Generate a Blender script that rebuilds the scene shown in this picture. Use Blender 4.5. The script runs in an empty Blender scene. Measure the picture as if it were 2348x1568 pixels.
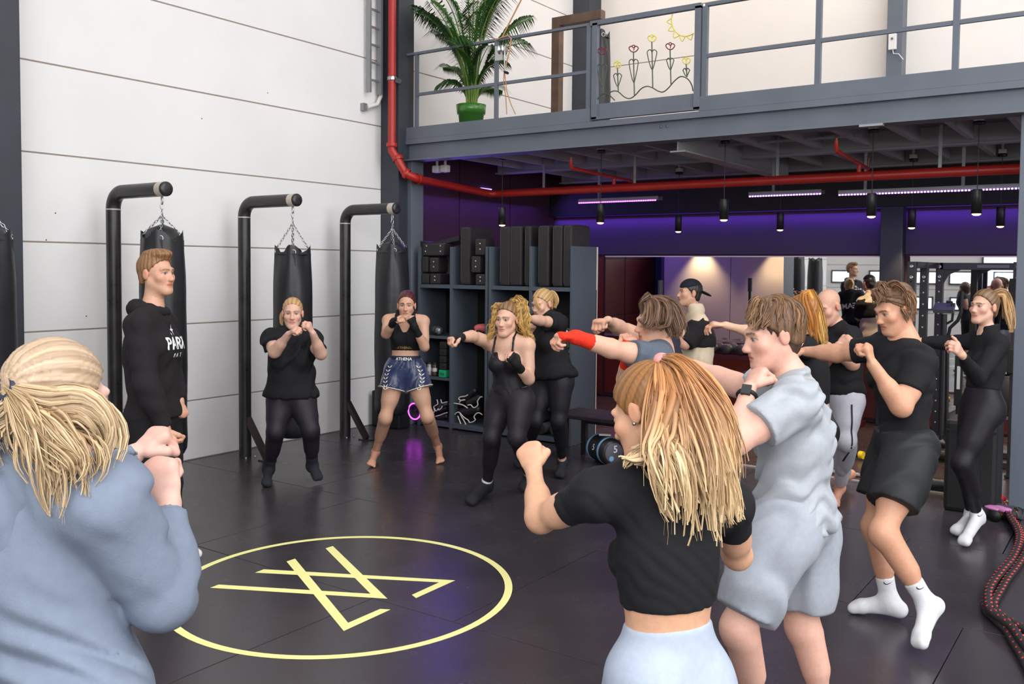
import bpy, bmesh, math, random
import numpy as np
from mathutils import Vector, Matrix
from mathutils.bvhtree import BVHTree

random.seed(7)
RNG = np.random.default_rng(11)
SC = bpy.context.scene
COL = SC.collection
PI = math.pi

# ------------------------------------------------------------------ camera
FPX, CX, CY = 2084.98, 1185.78, 706.86          # focal length and principal point in 2348x1568 pixels
YAW, PITCH, ROLL = 0.609813, 0.0455432, 0.00897886
CAM = np.array([7.12, 0.0, 1.78])
_F = np.array([-math.sin(YAW)*math.cos(PITCH), math.cos(YAW)*math.cos(PITCH), -math.sin(PITCH)])
_r = np.cross(_F, [0, 0, 1.0]); _r /= np.linalg.norm(_r); _u = np.cross(_r, _F)
RT = math.cos(ROLL)*_r + math.sin(ROLL)*_u
UP = -math.sin(ROLL)*_r + math.cos(ROLL)*_u
FW = _F
cam_data = bpy.data.cameras.new('camera')
cam = bpy.data.objects.new('camera', cam_data); COL.objects.link(cam)
cam_data.sensor_width = 36.0; cam_data.sensor_fit = 'HORIZONTAL'
cam_data.lens = FPX/2348*36.0
cam_data.shift_x = (1174-CX)/2348; cam_data.shift_y = (CY-784)/2348
cam_data.clip_start = 0.05
m4 = Matrix(((RT[0], UP[0], -FW[0], CAM[0]), (RT[1], UP[1], -FW[1], CAM[1]), (RT[2], UP[2], -FW[2], CAM[2]), (0, 0, 0, 1)))
cam.matrix_world = m4
SC.camera = cam

# ------------------------------------------------------------------ view, world, large lights
SC.view_settings.view_transform = 'Standard'
SC.view_settings.look = 'None'
SC.view_settings.gamma = 1.0
SC.view_settings.use_curve_mapping = False
SC.view_settings.exposure = -0.30
world = bpy.data.worlds.new('world'); SC.world = world; world.use_nodes = True
bg = world.node_tree.nodes['Background']
bg.inputs[0].default_value = (0.86, 0.93, 1.0, 1); bg.inputs[1].default_value = 1.2

def area(name, loc, direction, sx, sy, power, color=(1, 1, 1), spread=None):
    l = bpy.data.lights.new(name, 'AREA'); l.shape = 'RECTANGLE'; l.size = sx; l.size_y = sy
    l.energy = power; l.color = color
    if spread: l.spread = spread
    o = bpy.data.objects.new(name, l); COL.objects.link(o)
    o.location = loc
    o.rotation_euler = Vector(direction).to_track_quat('-Z', 'Y').to_euler()
    return o
DAY = (0.97, 0.985, 1.0)
# two roof skylights, fill lights added at the wall behind the camera and the right wall, warm gallery lamps
for sx_, pw in ((6.0, 150), (12.0, 800), (18.0, 1200)):
    area('skylight_light', (sx_, 3.2, 10.95), (0, 0, -1), 3.0, 10.5, pw, DAY)
area('window_light', (6.4, -2.38, 4.0), (-.12, 1, -0.12), 10.5, 3.6, 820, DAY)  # added front fill, kept above what the mirrors show
area('window_light', (21.88, 2.6, 3.4), (-1, 0, 0), 9.5, 6.0, 900, DAY)  # added side light, evens out the left wall
area('gallery_lamp_light', (2.4, 10.3, 7.2), (0, .35, -1), 4.2, .5, 60, (1.0, .84, .68))
area('gallery_lamp_light', (7.2, 10.3, 7.2), (0, .35, -1), 3.6, .5, 40, (1.0, .92, .84))

# ------------------------------------------------------------------ pixel helpers
def ray(x, y): return FW + RT*(x-CX)/FPX - UP*(y-CY)/FPX
def at(x, y, w): return CAM + ray(x, y)*w
def onz(x, y, z=0.0):
    d = ray(x, y); return CAM + d*((z-CAM[2])/d[2])
def ony(x, y, Y):
    d = ray(x, y); return CAM + d*((Y-CAM[1])/d[1])
def onx(x, y, X):
    d = ray(x, y); return CAM + d*((X-CAM[0])/d[0])
def cb(x, y, z): return RT*x + UP*y + FW*z       # vector right / up / away as seen in the photograph
def nrm(v):
    v = np.asarray(v, float); return v/max(1e-9, np.linalg.norm(v))

# ------------------------------------------------------------------ materials
def lin(c):
    return tuple((x/255/12.92 if x/255 <= .04045 else ((x/255+.055)/1.055)**2.4) for x in c)
MATS = {}
def mat(name, rgb=(128, 128, 128), rough=.6, metal=0.0, var=None, bump=None, emit=None, attr=False, coat=0.0, sheen=0.0, spec=None, alpha=None, sss=0.0, stretch=None, trans=0.0):
    if name in MATS: return MATS[name]
    m = bpy.data.materials.new(name); m.use_nodes = True
    nt = m.node_tree; b = nt.nodes['Principled BSDF']
    c = (*lin(rgb), 1)
    b.inputs['Base Color'].default_value = c
    b.inputs['Roughness'].default_value = rough; b.inputs['Metallic'].default_value = metal
    if coat: b.inputs['Coat Weight'].default_value = coat
    if sheen: b.inputs['Sheen Weight'].default_value = sheen
    if spec is not None: b.inputs['Specular IOR Level'].default_value = spec
    if trans: b.inputs['Transmission Weight'].default_value = trans
    if sss:
        b.inputs['Subsurface Weight'].default_value = sss
        b.inputs['Subsurface Radius'].default_value = (.02, .008, .004); b.inputs['Subsurface Scale'].default_value = .5
    tc = nt.nodes.new('ShaderNodeTexCoord')
    src = tc.outputs['Object']
    if stretch:
        mp = nt.nodes.new('ShaderNodeMapping'); mp.inputs['Scale'].default_value = stretch
        nt.links.new(src, mp.inputs['Vector']); src = mp.outputs['Vector']
    base = None
    if attr:
        a = nt.nodes.new('ShaderNodeVertexColor'); a.layer_name = 'Col'; base = a.outputs['Color']
        nt.links.new(base, b.inputs['Base Color'])
    if var:
        n = nt.nodes.new('ShaderNodeTexNoise'); n.inputs['Scale'].default_value = var[0]; n.inputs['Detail'].default_value = 5
        nt.links.new(src, n.inputs['Vector'])
        r = nt.nodes.new('ShaderNodeMapRange'); r.inputs[1].default_value = .3; r.inputs[2].default_value = .7
        r.inputs[3].default_value = 1-var[1]; r.inputs[4].default_value = 1+var[1]
        nt.links.new(n.outputs[0], r.inputs[0])
        mx = nt.nodes.new('ShaderNodeVectorMath'); mx.operation = 'SCALE'
        if base: nt.links.new(base, mx.inputs[0])
        else: mx.inputs[0].default_value = c[:3]
        nt.links.new(r.outputs[0], mx.inputs['Scale'])
        nt.links.new(mx.outputs[0], b.inputs['Base Color'])
        if len(var) > 2:
            r2 = nt.nodes.new('ShaderNodeMapRange'); r2.inputs[1].default_value = .3; r2.inputs[2].default_value = .7
            r2.inputs[3].default_value = max(.02, rough-var[2]); r2.inputs[4].default_value = min(1, rough+var[2])
            nt.links.new(n.outputs[0], r2.inputs[0]); nt.links.new(r2.outputs[0], b.inputs['Roughness'])
    if bump:
        n2 = nt.nodes.new('ShaderNodeTexNoise'); n2.inputs['Scale'].default_value = bump[0]; n2.inputs['Detail'].default_value = 4
        nt.links.new(src, n2.inputs['Vector'])
        bp_ = nt.nodes.new('ShaderNodeBump'); bp_.inputs['Strength'].default_value = bump[1]; bp_.inputs['Distance'].default_value = .01
        nt.links.new(n2.outputs[0], bp_.inputs['Height']); nt.links.new(bp_.outputs[0], b.inputs['Normal'])
    if emit:
        b.inputs['Emission Color'].default_value = (*lin(emit[0]), 1); b.inputs['Emission Strength'].default_value = emit[1]
    MATS[name] = m
    return m

STEEL = mat('anthracite_steel', (98, 104, 114), .5, var=(3, .08), bump=(60, .04))
DKSTEEL = mat('dark_blue_grey_steel', (50, 54, 62), .5, var=(3, .1))
WHITE = mat('white_painted_concrete', (232, 229, 227), .85, var=(1.3, .03), bump=(25, .06))
WARMWHITE = mat('warm_white_concrete', (236, 229, 222), .85, var=(1.3, .03), bump=(25, .06))
JOINT = mat('grey_joint_sealant', (158, 146, 136), .9)
RUBBER = mat('black_rubber_mat', (60, 55, 59), .26, var=(3, .12, .03), bump=(180, .04), spec=.5)
GYMFLOOR = mat('brown_black_rubber_floor', (72, 58, 54), .3, var=(5, .15, .06))
BLACK = mat('matt_black', (17, 17, 18), .6)
BLACKM = mat('black_powder_coat', (24, 24, 26), .42)
LEATHER = mat('black_leatherette', (32, 32, 36), .4, var=(8, .1, .05), bump=(30, .12))
CHROME = mat('galvanised_steel', (190, 190, 188), .28, metal=1.0)
PIPEBLK = mat('dark_raw_steel', (62, 60, 61), .34, metal=.55, var=(9, .18, .08))
BAREST = mat('bare_pale_steel', (196, 186, 174), .5, metal=.2)
RED = mat('red_pipe_paint', (170, 36, 28), .4, var=(4, .08))
YELLOW = mat('pale_yellow_paint', (250, 245, 162), .55)
GALV = mat('galvanised_grey', (150, 152, 154), .4, metal=.6)
CEILW = mat('pale_grey_joist_paint', (150, 147, 150), .7)
CEILD = mat('grey_deck_underside', (112, 110, 116), .8)
DKWALL = mat('dark_maroon_wall', (52, 24, 28), .75, var=(2, .1))
DKWALL2 = mat('dark_violet_wall', (58, 48, 76), .8)
REDWOOD = mat('red_brown_board', (96, 34, 26), .42, var=(2, .1))
WHITEP = mat('white_plastic', (225, 222, 218), .45)
MIRROR = mat('mirror_glass', (236, 238, 238), .015, metal=1.0)

# ------------------------------------------------------------------ object helpers
def tag(o, label=None, cat=None, group=None, kind=None):
    if label: o['label'] = label
    if cat: o['category'] = cat
    if group: o['group'] = group
    if kind: o['kind'] = kind
    return o
def thing(name, label, cat, loc=(0, 0, 0), group=None, rz=0.0):
    o = bpy.data.objects.new(name, None); COL.objects.link(o)
    o.location = tuple(float(x) for x in loc); o.rotation_euler = (0, 0, rz); o.empty_display_size = .1
    return tag(o, label, cat, group)
def link(name, me, m=None, parent=None, smooth=False, world_coords=False):
    if m is not None and not me.materials: me.materials.append(m)
    if smooth:
        me.polygons.foreach_set('use_smooth', [True]*len(me.polygons))
    o = bpy.data.objects.new(name, me); COL.objects.link(o)
    if parent is not None:
        o.parent = parent
        if world_coords:      # mesh is in world coordinates: move it into the parent's space
            R = Matrix.LocRotScale(root_loc(parent), parent.rotation_euler, None) if parent.parent is None else None
            if R is not None: me.transform(R.inverted())
            else:
                pp = parent.parent
                R = Matrix.LocRotScale(root_loc(pp), pp.rotation_euler, None); me.transform(R.inverted())
    return o
def root_loc(o): return o.location.copy()
class MB:
    """collects boxes, tubes and polygons; build() links them as one mesh"""
    def __init__(s): s.v = []; s.f = []; s.sm = []
    def add(s, verts, faces, smooth=False):
        n = len(s.v); s.v += [tuple(float(c) for c in v) for v in verts]; s.f += [tuple(i+n for i in f) for f in faces]; s.sm += [smooth]*len(faces)
        return s
    def box(s, lo, hi, bev=0.0):
        x0, y0, z0 = lo; x1, y1, z1 = hi
        if bev <= 0:
            return s.add([(x0,y0,z0),(x1,y0,z0),(x1,y1,z0),(x0,y1,z0),(x0,y0,z1),(x1,y0,z1),(x1,y1,z1),(x0,y1,z1)],
                         [(3,2,1,0),(4,5,6,7),(0,1,5,4),(1,2,6,5),(2,3,7,6),(3,0,4,7)])
        bm = bmesh.new(); bmesh.ops.create_cube(bm, size=1)
        for v in bm.verts: v.co = Vector(((x0+x1)/2+v.co.x*(x1-x0), (y0+y1)/2+v.co.y*(y1-y0), (z0+z1)/2+v.co.z*(z1-z0)))
        bmesh.ops.bevel(bm, geom=list(bm.edges), offset=bev, segments=2, affect='EDGES', profile=.6)
        bm.verts.index_update()
        s.add([v.co for v in bm.verts], [tuple(v.index for v in f.verts) for f in bm.faces]); bm.free()
        return s
    def obox(s, c, ax, ay, az, hx, hy, hz):
        c = np.asarray(c, float); ax, ay, az = nrm(ax), nrm(ay), nrm(az)
        vs = [c+ax*hx*i+ay*hy*j+az*hz*k for k in (-1, 1) for j in (-1, 1) for i in (-1, 1)]
        return s.add(vs, [(0,2,3,1),(4,5,7,6),(0,1,5,4),(1,3,7,5),(3,2,6,7),(2,0,4,6)])
    def bar(s, a, b, w, h=None, up=(0, 0, 1)):
        a = np.asarray(a, float); b = np.asarray(b, float); h = h or w
        d = nrm(b-a); x = np.cross(d, up)
        if np.linalg.norm(x) < 1e-3: x = np.cross(d, (1, 0, 0))
        x = nrm(x); y = np.cross(x, d)
        return s.obox((a+b)/2, x, d, y, w/2, np.linalg.norm(b-a)/2, h/2)
    def tube(s, pts, r, n=10, cap=True, closed=False, smooth=True):
        pts = [np.asarray(p, float) for p in pts]; m = len(pts)
        rs = r if hasattr(r, '__len__') else [r]*m
        vs = []; prev = None
        for i, p in enumerate(pts):
            if closed: d = pts[(i+1) % m]-pts[i-1]
            else: d = pts[min(i+1, m-1)]-pts[max(i-1, 0)]
            d = nrm(d)
            if prev is None:
                x = np.cross(d, (0, 0, 1))
                if np.linalg.norm(x) < .05: x = np.cross(d, (1, 0, 0))
            else: x = prev-d*np.dot(prev, d)
            x = nrm(x); prev = x; y = np.cross(d, x)
            for k in range(n):
                a = 2*PI*k/n; vs.append(p+(x*math.cos(a)+y*math.sin(a))*rs[i])
        fs = []
        for i in range(m if closed else m-1):
            j = (i+1) % m
            for k in range(n):
                k2 = (k+1) % n; fs.append((i*n+k, i*n+k2, j*n+k2, j*n+k))
        s.add(vs, fs, smooth)
        if cap and not closed:
            s.add(vs[:n], [tuple(range(n-1, -1, -1))]); s.add(vs[-n:], [tuple(range(n))])
        return s
    def lathe(s, prof, c=(0, 0, 0), n=24, axis=(0, 0, 1), smooth=True):
        ax = nrm(axis); x = np.cross(ax, (0, 1, 0))
        if np.linalg.norm(x) < .05: x = np.cross(ax, (1, 0, 0))
        x = nrm(x); y = np.cross(ax, x); c = np.asarray(c, float); vs = []; fs = []
        for (r, h) in prof:
            for k in range(n):
                a = 2*PI*k/n; vs.append(c+ax*h+(x*math.cos(a)+y*math.sin(a))*max(r, 1e-4))
        for i in range(len(prof)-1):
            for k in range(n):
                k2 = (k+1) % n; fs.append((i*n+k, i*n+k2, (i+1)*n+k2, (i+1)*n+k))
        return s.add(vs, fs, smooth)
    def poly(s, pts, th, nv):
        """extruded polygon (pts in order), thickness th along nv"""
        n = len(pts); nv = np.asarray(nv, float); P = [np.asarray(p, float) for p in pts]
        a = [p for p in P]; b = [p+nv*th for p in P]
        return s.add(a+b, [tuple(range(n-1, -1, -1)), tuple(range(n, 2*n))]+[(i, (i+1) % n, n+(i+1) % n, n+i) for i in range(n)])
    def mesh(s, name):
        me = bpy.data.meshes.new(name); me.from_pydata(s.v, [], s.f)
        me.polygons.foreach_set('use_smooth', s.sm)
        bm = bmesh.new(); bm.from_mesh(me); bmesh.ops.recalc_face_normals(bm, faces=bm.faces); bm.to_mesh(me); bm.free()
        me.update(); return me
    def build(s, name, m, parent=None, wc=False):
        return link(name, s.mesh(name), m, parent, world_coords=wc)
def struct(name, mb, m, parent=None, label=None):
    o = mb.build(name, m, parent)
    if parent is None: o['kind'] = 'structure'
    if label: o['label'] = label
    return o
def copy_tree(o, parent=None):
    c = o.copy(); COL.objects.link(c)
    if parent is not None: c.parent = parent
    for ch in list(o.children): copy_tree(ch, c)
    return c
def arc(c, r, a0, a1, u, v, n=10):
    c = np.asarray(c, float); u = np.asarray(u, float); v = np.asarray(v, float)
    return [c+u*r*math.cos(a0+(a1-a0)*i/n)+v*r*math.sin(a0+(a1-a0)*i/n) for i in range(n+1)]
def text_mesh(body, size, font_bold=False, extrude=.0008):
    cu = bpy.data.curves.new('lettering', 'FONT'); cu.body = body; cu.size = size; cu.align_x = 'CENTER'; cu.align_y = 'CENTER'
    cu.extrude = extrude; cu.resolution_u = 3
    if font_bold: cu.offset = size*.018
    o = bpy.data.objects.new('lettering', cu); COL.objects.link(o)
    dg = bpy.context.evaluated_depsgraph_get()
    me = bpy.data.meshes.new_from_object(o.evaluated_get(dg)); me.materials.clear()
    bpy.data.objects.remove(o); bpy.data.curves.remove(cu)
    return me
def place_mesh(me, o, x, y):
    """mesh in its xy plane moved to origin o with axes x, y (world)"""
    x = nrm(x); y = nrm(np.asarray(y, float)-x*np.dot(x, y)); z = np.cross(x, y)
    me.transform(Matrix(((x[0], y[0], z[0], o[0]), (x[1], y[1], z[1], o[1]), (x[2], y[2], z[2], o[2]), (0, 0, 0, 1))))
    return me
# ------------------------------------------------------------------ the hall
YM, YG, YB, YR, XR, ZR = 7.63, 11.05, 11.9, -2.5, 22.0, 11.0
ZD = 3.18                                         # gallery deck
# floor: sub-floor plus separate rubber mats with open seams
fl = struct('floor', MB().box((-.3, YR-.3, -.2), (XR+.3, YB+.3, -.024)), BLACK)
MATME = {}
def mat_tile(x0, x1, y0, y1):
    g = .0025
    MB().box((x0+g, y0+g, -.024), (x1-g, y1-g, 0), .0022).build('mat', RUBBER, fl)
ys = [-2.5, -.85, .6, 2.05, 3.5, 4.95, 6.4, 7.84]
for i in range(len(ys)-1):
    off = (0.0, 1.05)[i % 2]
    xs = [0.0]+[x for x in np.arange(off+.6 if i % 2 else 2.2, 21.0, 2.1)]+[XR]
    for a, b in zip(xs[:-1], xs[1:]): mat_tile(a, b, ys[i], ys[i+1])
for i in range(10):
    for j in range(3):
        MB().box((i*2.1+.003, 7.9+j*1.06+.003, -.024), (i*2.1+2.097, 7.9+(j+1)*1.06-.003, -.008)).build('gym_floor_tile', GYMFLOOR, fl)
MB().box((2.6, 7.845, -.024), (6.28, 7.895, .012), .004).build('edge_strip', mat('worn_aluminium_strip', (186, 176, 166), .4, metal=.5), fl)

# left wall: concrete panels between the columns
JZ = [0, .54, 1.24, 1.94, 2.63, 3.33, 4.04, 4.74, 5.44, 6.14, 6.84, 7.54, 8.24, 8.94, 9.64, 10.34, 11.0]
wl = struct('wall_left', MB().box((-.35, YR-.3, -.2), (-.007, YB+.3, ZR)), JOINT)
for (y0, y1) in ((YR, 3.25), (3.25, 7.6), (7.6, YB)):
    for a, b in zip(JZ[:-1], JZ[1:]):
        MB().box((-.03, y0+.004, a+.006), (0, y1-.004, b-.006), .004).build('wall_panel', WHITE, wl)
for k in range(9):
    y = random.uniform(3.6, 7.3); z = random.uniform(.7, 3.6)
    MB().lathe([(.0, .0), (.006, .0), (.005, .0012), (0, .0013)], (0, y, z), 8, (1, 0, 0)).build('anchor_hole', mat('dark_hole', (70, 60, 54), .9), wl)
wb = struct('wall_back', MB().box((-.3, YB+.007, -.2), (XR+.3, YB+.3, ZR)), JOINT)
for (x0, x1) in ((0, 4.5), (4.5, 9.0), (9.0, 13.5), (13.5, XR)):
    for a, b in zip(JZ[4:-1], JZ[5:]):
        MB().box((x0+.004, YB, a+.006), (x1-.004, YB+.03, b-.006), .004).build('wall_panel', WARMWHITE, wb)
wr = struct('wall_right', MB().box((XR, YR-.3, -.2), (XR+.3, YB+.3, ZR)), WHITE)
# wall behind the camera with the sectional doors' windows
wf = struct('wall_front', MB().box((-.3, YR-.3, -.2), (XR+.3, YR, ZR)), WHITE)
for z in np.arange(.6, 3.0, .6):
    MB().box((0, YR, z-.006), (XR, YR+.004, z+.006)).build('door_panel_joint', JOINT, wf)
PANE = mat('daylit_pane', (240, 246, 255), .2, emit=((240, 247, 255), 2.6))
PANE2 = mat('frosted_daylit_pane', (225, 232, 240), .4, emit=((240, 247, 255), .25))  # faint glow for panes out of view; area lights carry the light
DKFR = mat('dark_window_frame', (34, 34, 38), .5)
n = 0
for (x0, z0, w, h) in [(x, 1.36, .54, .26) for x in (.16, 1.12, 2.15, 3.02, 4.0, 4.95, 8.6, 9.6, 10.6)]+[(x, .72, .4, .26) for x in (2.2, 3.05)]+[(3.75, .05, .75, 1.95)]:
    n += 1
    m = MB()
    for a, b in (((x0-.04, z0-.04), (x0+w+.04, z0)), ((x0-.04, z0+h), (x0+w+.04, z0+h+.04)), ((x0-.04, z0), (x0, z0+h)), ((x0+w, z0), (x0+w+.04, z0+h))):
        m.box((a[0], YR, a[1]), (b[0], YR+.03, b[1]))
    o = m.build('window_%d' % n, DKFR); o['kind'] = 'structure'
    MB().box((x0, YR, z0), (x0+w, YR+.012, z0+h)).build('pane', PANE, o)
for i in range(4):  # unseen high windows, added to go with the front fill
    x0 = 1.0+i*2.8; m = MB(); n += 1
    for a, b in (((x0, 3.3), (x0+2.6, 3.36)), ((x0, 5.84), (x0+2.6, 5.9)), ((x0, 3.36), (x0+.06, 5.84)), ((x0+2.54, 3.36), (x0+2.6, 5.84))):
        m.box((a[0], YR, a[1]), (b[0], YR+.04, b[1]))
    o = m.build('window_%d' % n, DKFR); o['kind'] = 'structure'
    MB().box((x0+.06, YR, 3.36), (x0+2.54, YR+.01, 5.84)).build('pane', PANE2, o)
m = MB(); n += 1  # unseen right-wall glazing, added to go with the side light
for a, b in (((-2.15, .3), (7.35, .4)), ((-2.15, 6.4), (7.35, 6.5)), ((-2.15, .3), (-2.05, 6.5)), ((7.25, .3), (7.35, 6.5)), ((2.55, .3), (2.65, 6.5)), ((-2.15, 3.4), (7.35, 3.48))):
    m.box((XR-.05, a[0], a[1]), (XR, b[0], b[1]))
o = m.build('window_%d' % n, DKFR); o['kind'] = 'structure'
MB().box((XR-.02, -2.1, .35), (XR-.01, 7.3, 6.45)).build('pane', PANE2, o)
for i, x in enumerate((2.4, 7.2)):
    t = thing('gallery_lamp', 'long warm lamp hung high over the %s half of the gallery' % ('left', 'right')[i], 'lamp', (x, 10.3, 7.25))
    MB().box((x-2.0, 10.15, 7.23), (x+2.0, 10.45, 7.3), .01).build('housing', mat('white_plastic', (225, 222, 218), .45), t, wc=True)
    for dx in (-1.6, 1.6): MB().bar((x+dx, 10.3, 7.3), (x+dx, 10.3, 10.99), .02).build('rod', mat('white_plastic'), t, wc=True)
ce = struct('ceiling', MB().box((-.3, YR-.3, ZR), (XR+.3, YB+.3, ZR+.2)), mat('pale_roof_sheet', (205, 205, 205), .8))
for x0 in (4.5, 10.5, 16.5):
    m = MB().box((x0, -2.0, ZR-.02), (x0+3.0, 8.4, ZR)); n += 1
    o = m.build('window_%d' % n, PANE2); o['kind'] = 'structure'

# steel columns
def column(name, x0, x1, y0, y1, z0, z1, m, label, web=False):
    if web:   # H section: flanges facing +-Y
        b = MB().box((x0, y0, z0), (x1, y0+.02, z1)).box((x0, y1-.02, z0), (x1, y1, z1)).box(((x0+x1)/2-.01, y0, z0), ((x0+x1)/2+.01, y1, z1))
    else: b = MB().box((x0, y0, z0), (x1, y1, z1), .006)
    o = b.build(name, m); o['kind'] = 'structure'; o['label'] = label; return o
column('trim_1', .002, .32, 3.08, 3.4, 0, ZR, DKSTEEL, 'dark steel column against the white wall, left edge')
column('trim_2', .002, .27, 7.5, 7.75, 0, ZR, DKSTEEL, 'dark corner column behind the red pipe')
column('trim_3', .2, .33, YM+.02, YM+.22, 0, 2.94, STEEL, 'grey post carrying the gallery beam beside the shelf')
column('trim_4', 6.28, 6.62, 7.70, 8.02, 0, 2.94, mat('right_column_paint', (100, 108, 120), .5, var=(3, .05)), 'blue-grey column at the right edge')
column('trim_5', .002, .28, 11.55, YB, ZD, ZR, DKSTEEL, 'dark column in the gallery corner')
column('trim_6', 4.38, 4.56, 11.68, YB, ZD, ZR, STEEL, 'grey column on the gallery back wall')
column('trim_7', 4.56, 4.80, 10.86, YG+.05, 0, 2.5, mat('dark_blue_column', (30, 34, 44), .5), 'dark column between the mirrors')

# gallery: deck, front beam, joists
gd = struct('ceiling_gallery', MB().box((0, YM+.08, ZD-.05), (XR, YB, ZD)), CEILD, label='gallery deck seen from below')
for i in range(16):
    x = .72+i*.455
    for (y0, y1) in ((7.74, 9.26), (9.36, 10.8)):
        MB().box((x, y0, 2.99), (x+.006, y1, ZD-.05)).box((x-.045, y0, 2.985), (x+.006, y1, 2.99)).build('joist', CEILW, gd)
for y in (9.31, 10.82):
    MB().box((.3, y-.005, 2.955), (XR, y+.005, ZD-.05)).box((.3, y-.06, 2.94), (XR, y+.06, 2.955)).build('cross_beam', CEILW, gd)
MB().box((3.50, 7.72, 2.86), (3.51, 10.8, ZD-.05)).box((3.43, 7.72, 2.845), (3.58, 10.8, 2.86)).build('long_beam', CEILW, gd)
MB().box((2.2, 8.66, 3.0), (4.9, 8.68, 3.02)).build('conduit', GALV, gd)
bm_ = struct('trim_8', MB().box((.2, YM+.045, 2.955), (XR, YM+.06, 3.16)), STEEL, label='front beam of the gallery')
MB().box((.2, YM-.05, 2.94), (XR, YM+.15, 2.955)).build('bottom_flange', STEEL, bm_)
MB().box((.18, YM-.012, 3.125), (XR, YM+.09, 3.18)).build('edge_channel', STEEL, bm_)
for x0, x1 in ((.18, 2.63), (3.75, XR)):
    MB().box((x0, YM-.008, 3.182), (x1, YM+.0, 3.31)).build('toe_board', STEEL, bm_)
for x in (3.36, 3.42): MB().lathe([(0, -.012), (.014, -.01), (.014, 0)], (x, YM+.045, 3.08), 10, (0, 1, 0)).build('bolt', STEEL, bm_)
MB().box((5.15, YM-.06, 2.922), (5.33, YM-.0, 2.94)).build('weld_plate', mat('pale_plate', (150, 150, 155), .5), bm_)

# under the gallery: dark lining, back wall, bulkhead
lin_ = struct('wall_gym_left', MB().box((.001, 7.76, 0), (.03, YG, ZD-.05)), DKWALL, label='dark lining of the left wall under the gallery')
for a, b in ((7.8, 8.85), (8.87, 9.93), (9.95, YG-.01)):
    for z0, z1 in ((.02, 1.0), (1.01, 1.9)):
        MB().box((.03, a, z0), (.045, b, z1), .002).build('lining_board', REDWOOD, lin_)
    MB().box((.03, a, 1.91), (.045, b, ZD-.06), .002).build('lining_board', mat('dark_plum_board', (66, 34, 52), .6), lin_)
wg = struct('wall_gym_back', MB().box((.03, YG, 0), (XR, YG+.1, 3.12)), DKWALL, label='dark maroon wall under the gallery')
MB().box((.05, YG-.012, .02), (.86, YG, 1.92), .002).build('wall_board', REDWOOD, wg)
MB().box((.05, YG-.02, 1.965), (XR, YG, 2.45)).build('upper_band', DKWALL2, wg)
MB().box((.9, YG-.012, .05), (4.56, YG, .82), .002).build('wall_board', REDWOOD, wg)
MB().box((4.82, YG-.012, .02), (8.0, YG, .19), .002).build('skirting', REDWOOD, wg)
MB().box((.05, 10.9, 2.5), (XR, YG-.001, 2.86)).build('bulkhead', BLACK, wg)

# violet strip under the bulkhead washes the wall above the mirrors
MB().box((.1, 11.0, 2.49), (8.0, 11.02, 2.5)).build('cove_strip', mat('cove_violet', (60, 40, 120), .4, emit=((110, 60, 255), .15)), wg)
area('cove_light', (4.0, 10.93, 2.485), (0, .8, -1), 7.8, .03, 14, (.3, .1, 1.0), 1.7)

# mirrors: panes with a pale top trim
def mirror(x0, x1, z0, z1, label, splits=()):
    t = thing('wall_mirror', label, 'mirror', ((x0+x1)/2, YG, z0))
    xs = [x0]+list(splits)+[x1]
    for a, b in zip(xs[:-1], xs[1:]):
        me = MB().box((a+.003, YG-.018, z0), (b-.003, YG-.013, z1)).mesh('mirror_pane')
        o = link('mirror_pane', me, MIRROR, t, world_coords=True)
        # the pane leans forward by a fraction of a degree
        o.rotation_euler = (0, 0, 0)
        for v in me.vertices: v.co.y -= (v.co.z)*.0042
    MB().box((x0, YG-.03, z1), (x1, YG-.006, z1+.014)).build('top_trim', mat('pale_trim', (222, 208, 210), .4), t, wc=True)
    MB().box((x0, YG-.03, z0-.03), (x1, YG-.006, z0)).build('bottom_trim', mat('violet_grey_trim', (120, 96, 118), .4), t, wc=True)
mirror(.9, 4.56, .87, 1.93, 'long wall mirror above the dumbbell rack', (2.72,))
mirror(4.85, 8.4, .21, 1.93, 'tall wall mirror behind the power rack', (6.5,))

# ------------------------------------------------------------------ yellow emblem on the mats
EMB = thing('floor_emblem', 'pale yellow ring with crossed letter strokes painted on the black mats', 'floor emblem', (3.49, 3.53, .0))
cx0, cy0, R0 = 3.49, 3.53, .942
def ringpoly(c, r0, r1, n=96, z=.0008):
    v = [(c[0]+r*math.cos(2*PI*i/n), c[1]+r*math.sin(2*PI*i/n), z) for r in (r0, r1) for i in range(n)]
    return v, [(i, (i+1) % n, n+(i+1) % n, n+i) for i in range(n)]
v, f = ringpoly((cx0, cy0), R0-.042, R0)
MB().add(v, f).build('ring', YELLOW, EMB, wc=True)
for k, P in enumerate(([(628, 371), (685, 349), (1912, 420), (1660, 534), (1633, 513), (1808, 433)], [(340, 468), (395, 447), (1368, 506), (1080, 215), (1127, 200), (1477, 538)], [(830, 299), (885, 281), (1225, 692), (1430, 603), (1498, 607), (1197, 745)])):
    pts = [onz(360+x/2.795, 1180+y/2.795, .0008+k*.0003) for x, y in P]
    MB().add(pts, [tuple(range(len(pts)))]).build('letter_stroke', YELLOW, EMB, wc=True)
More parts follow.
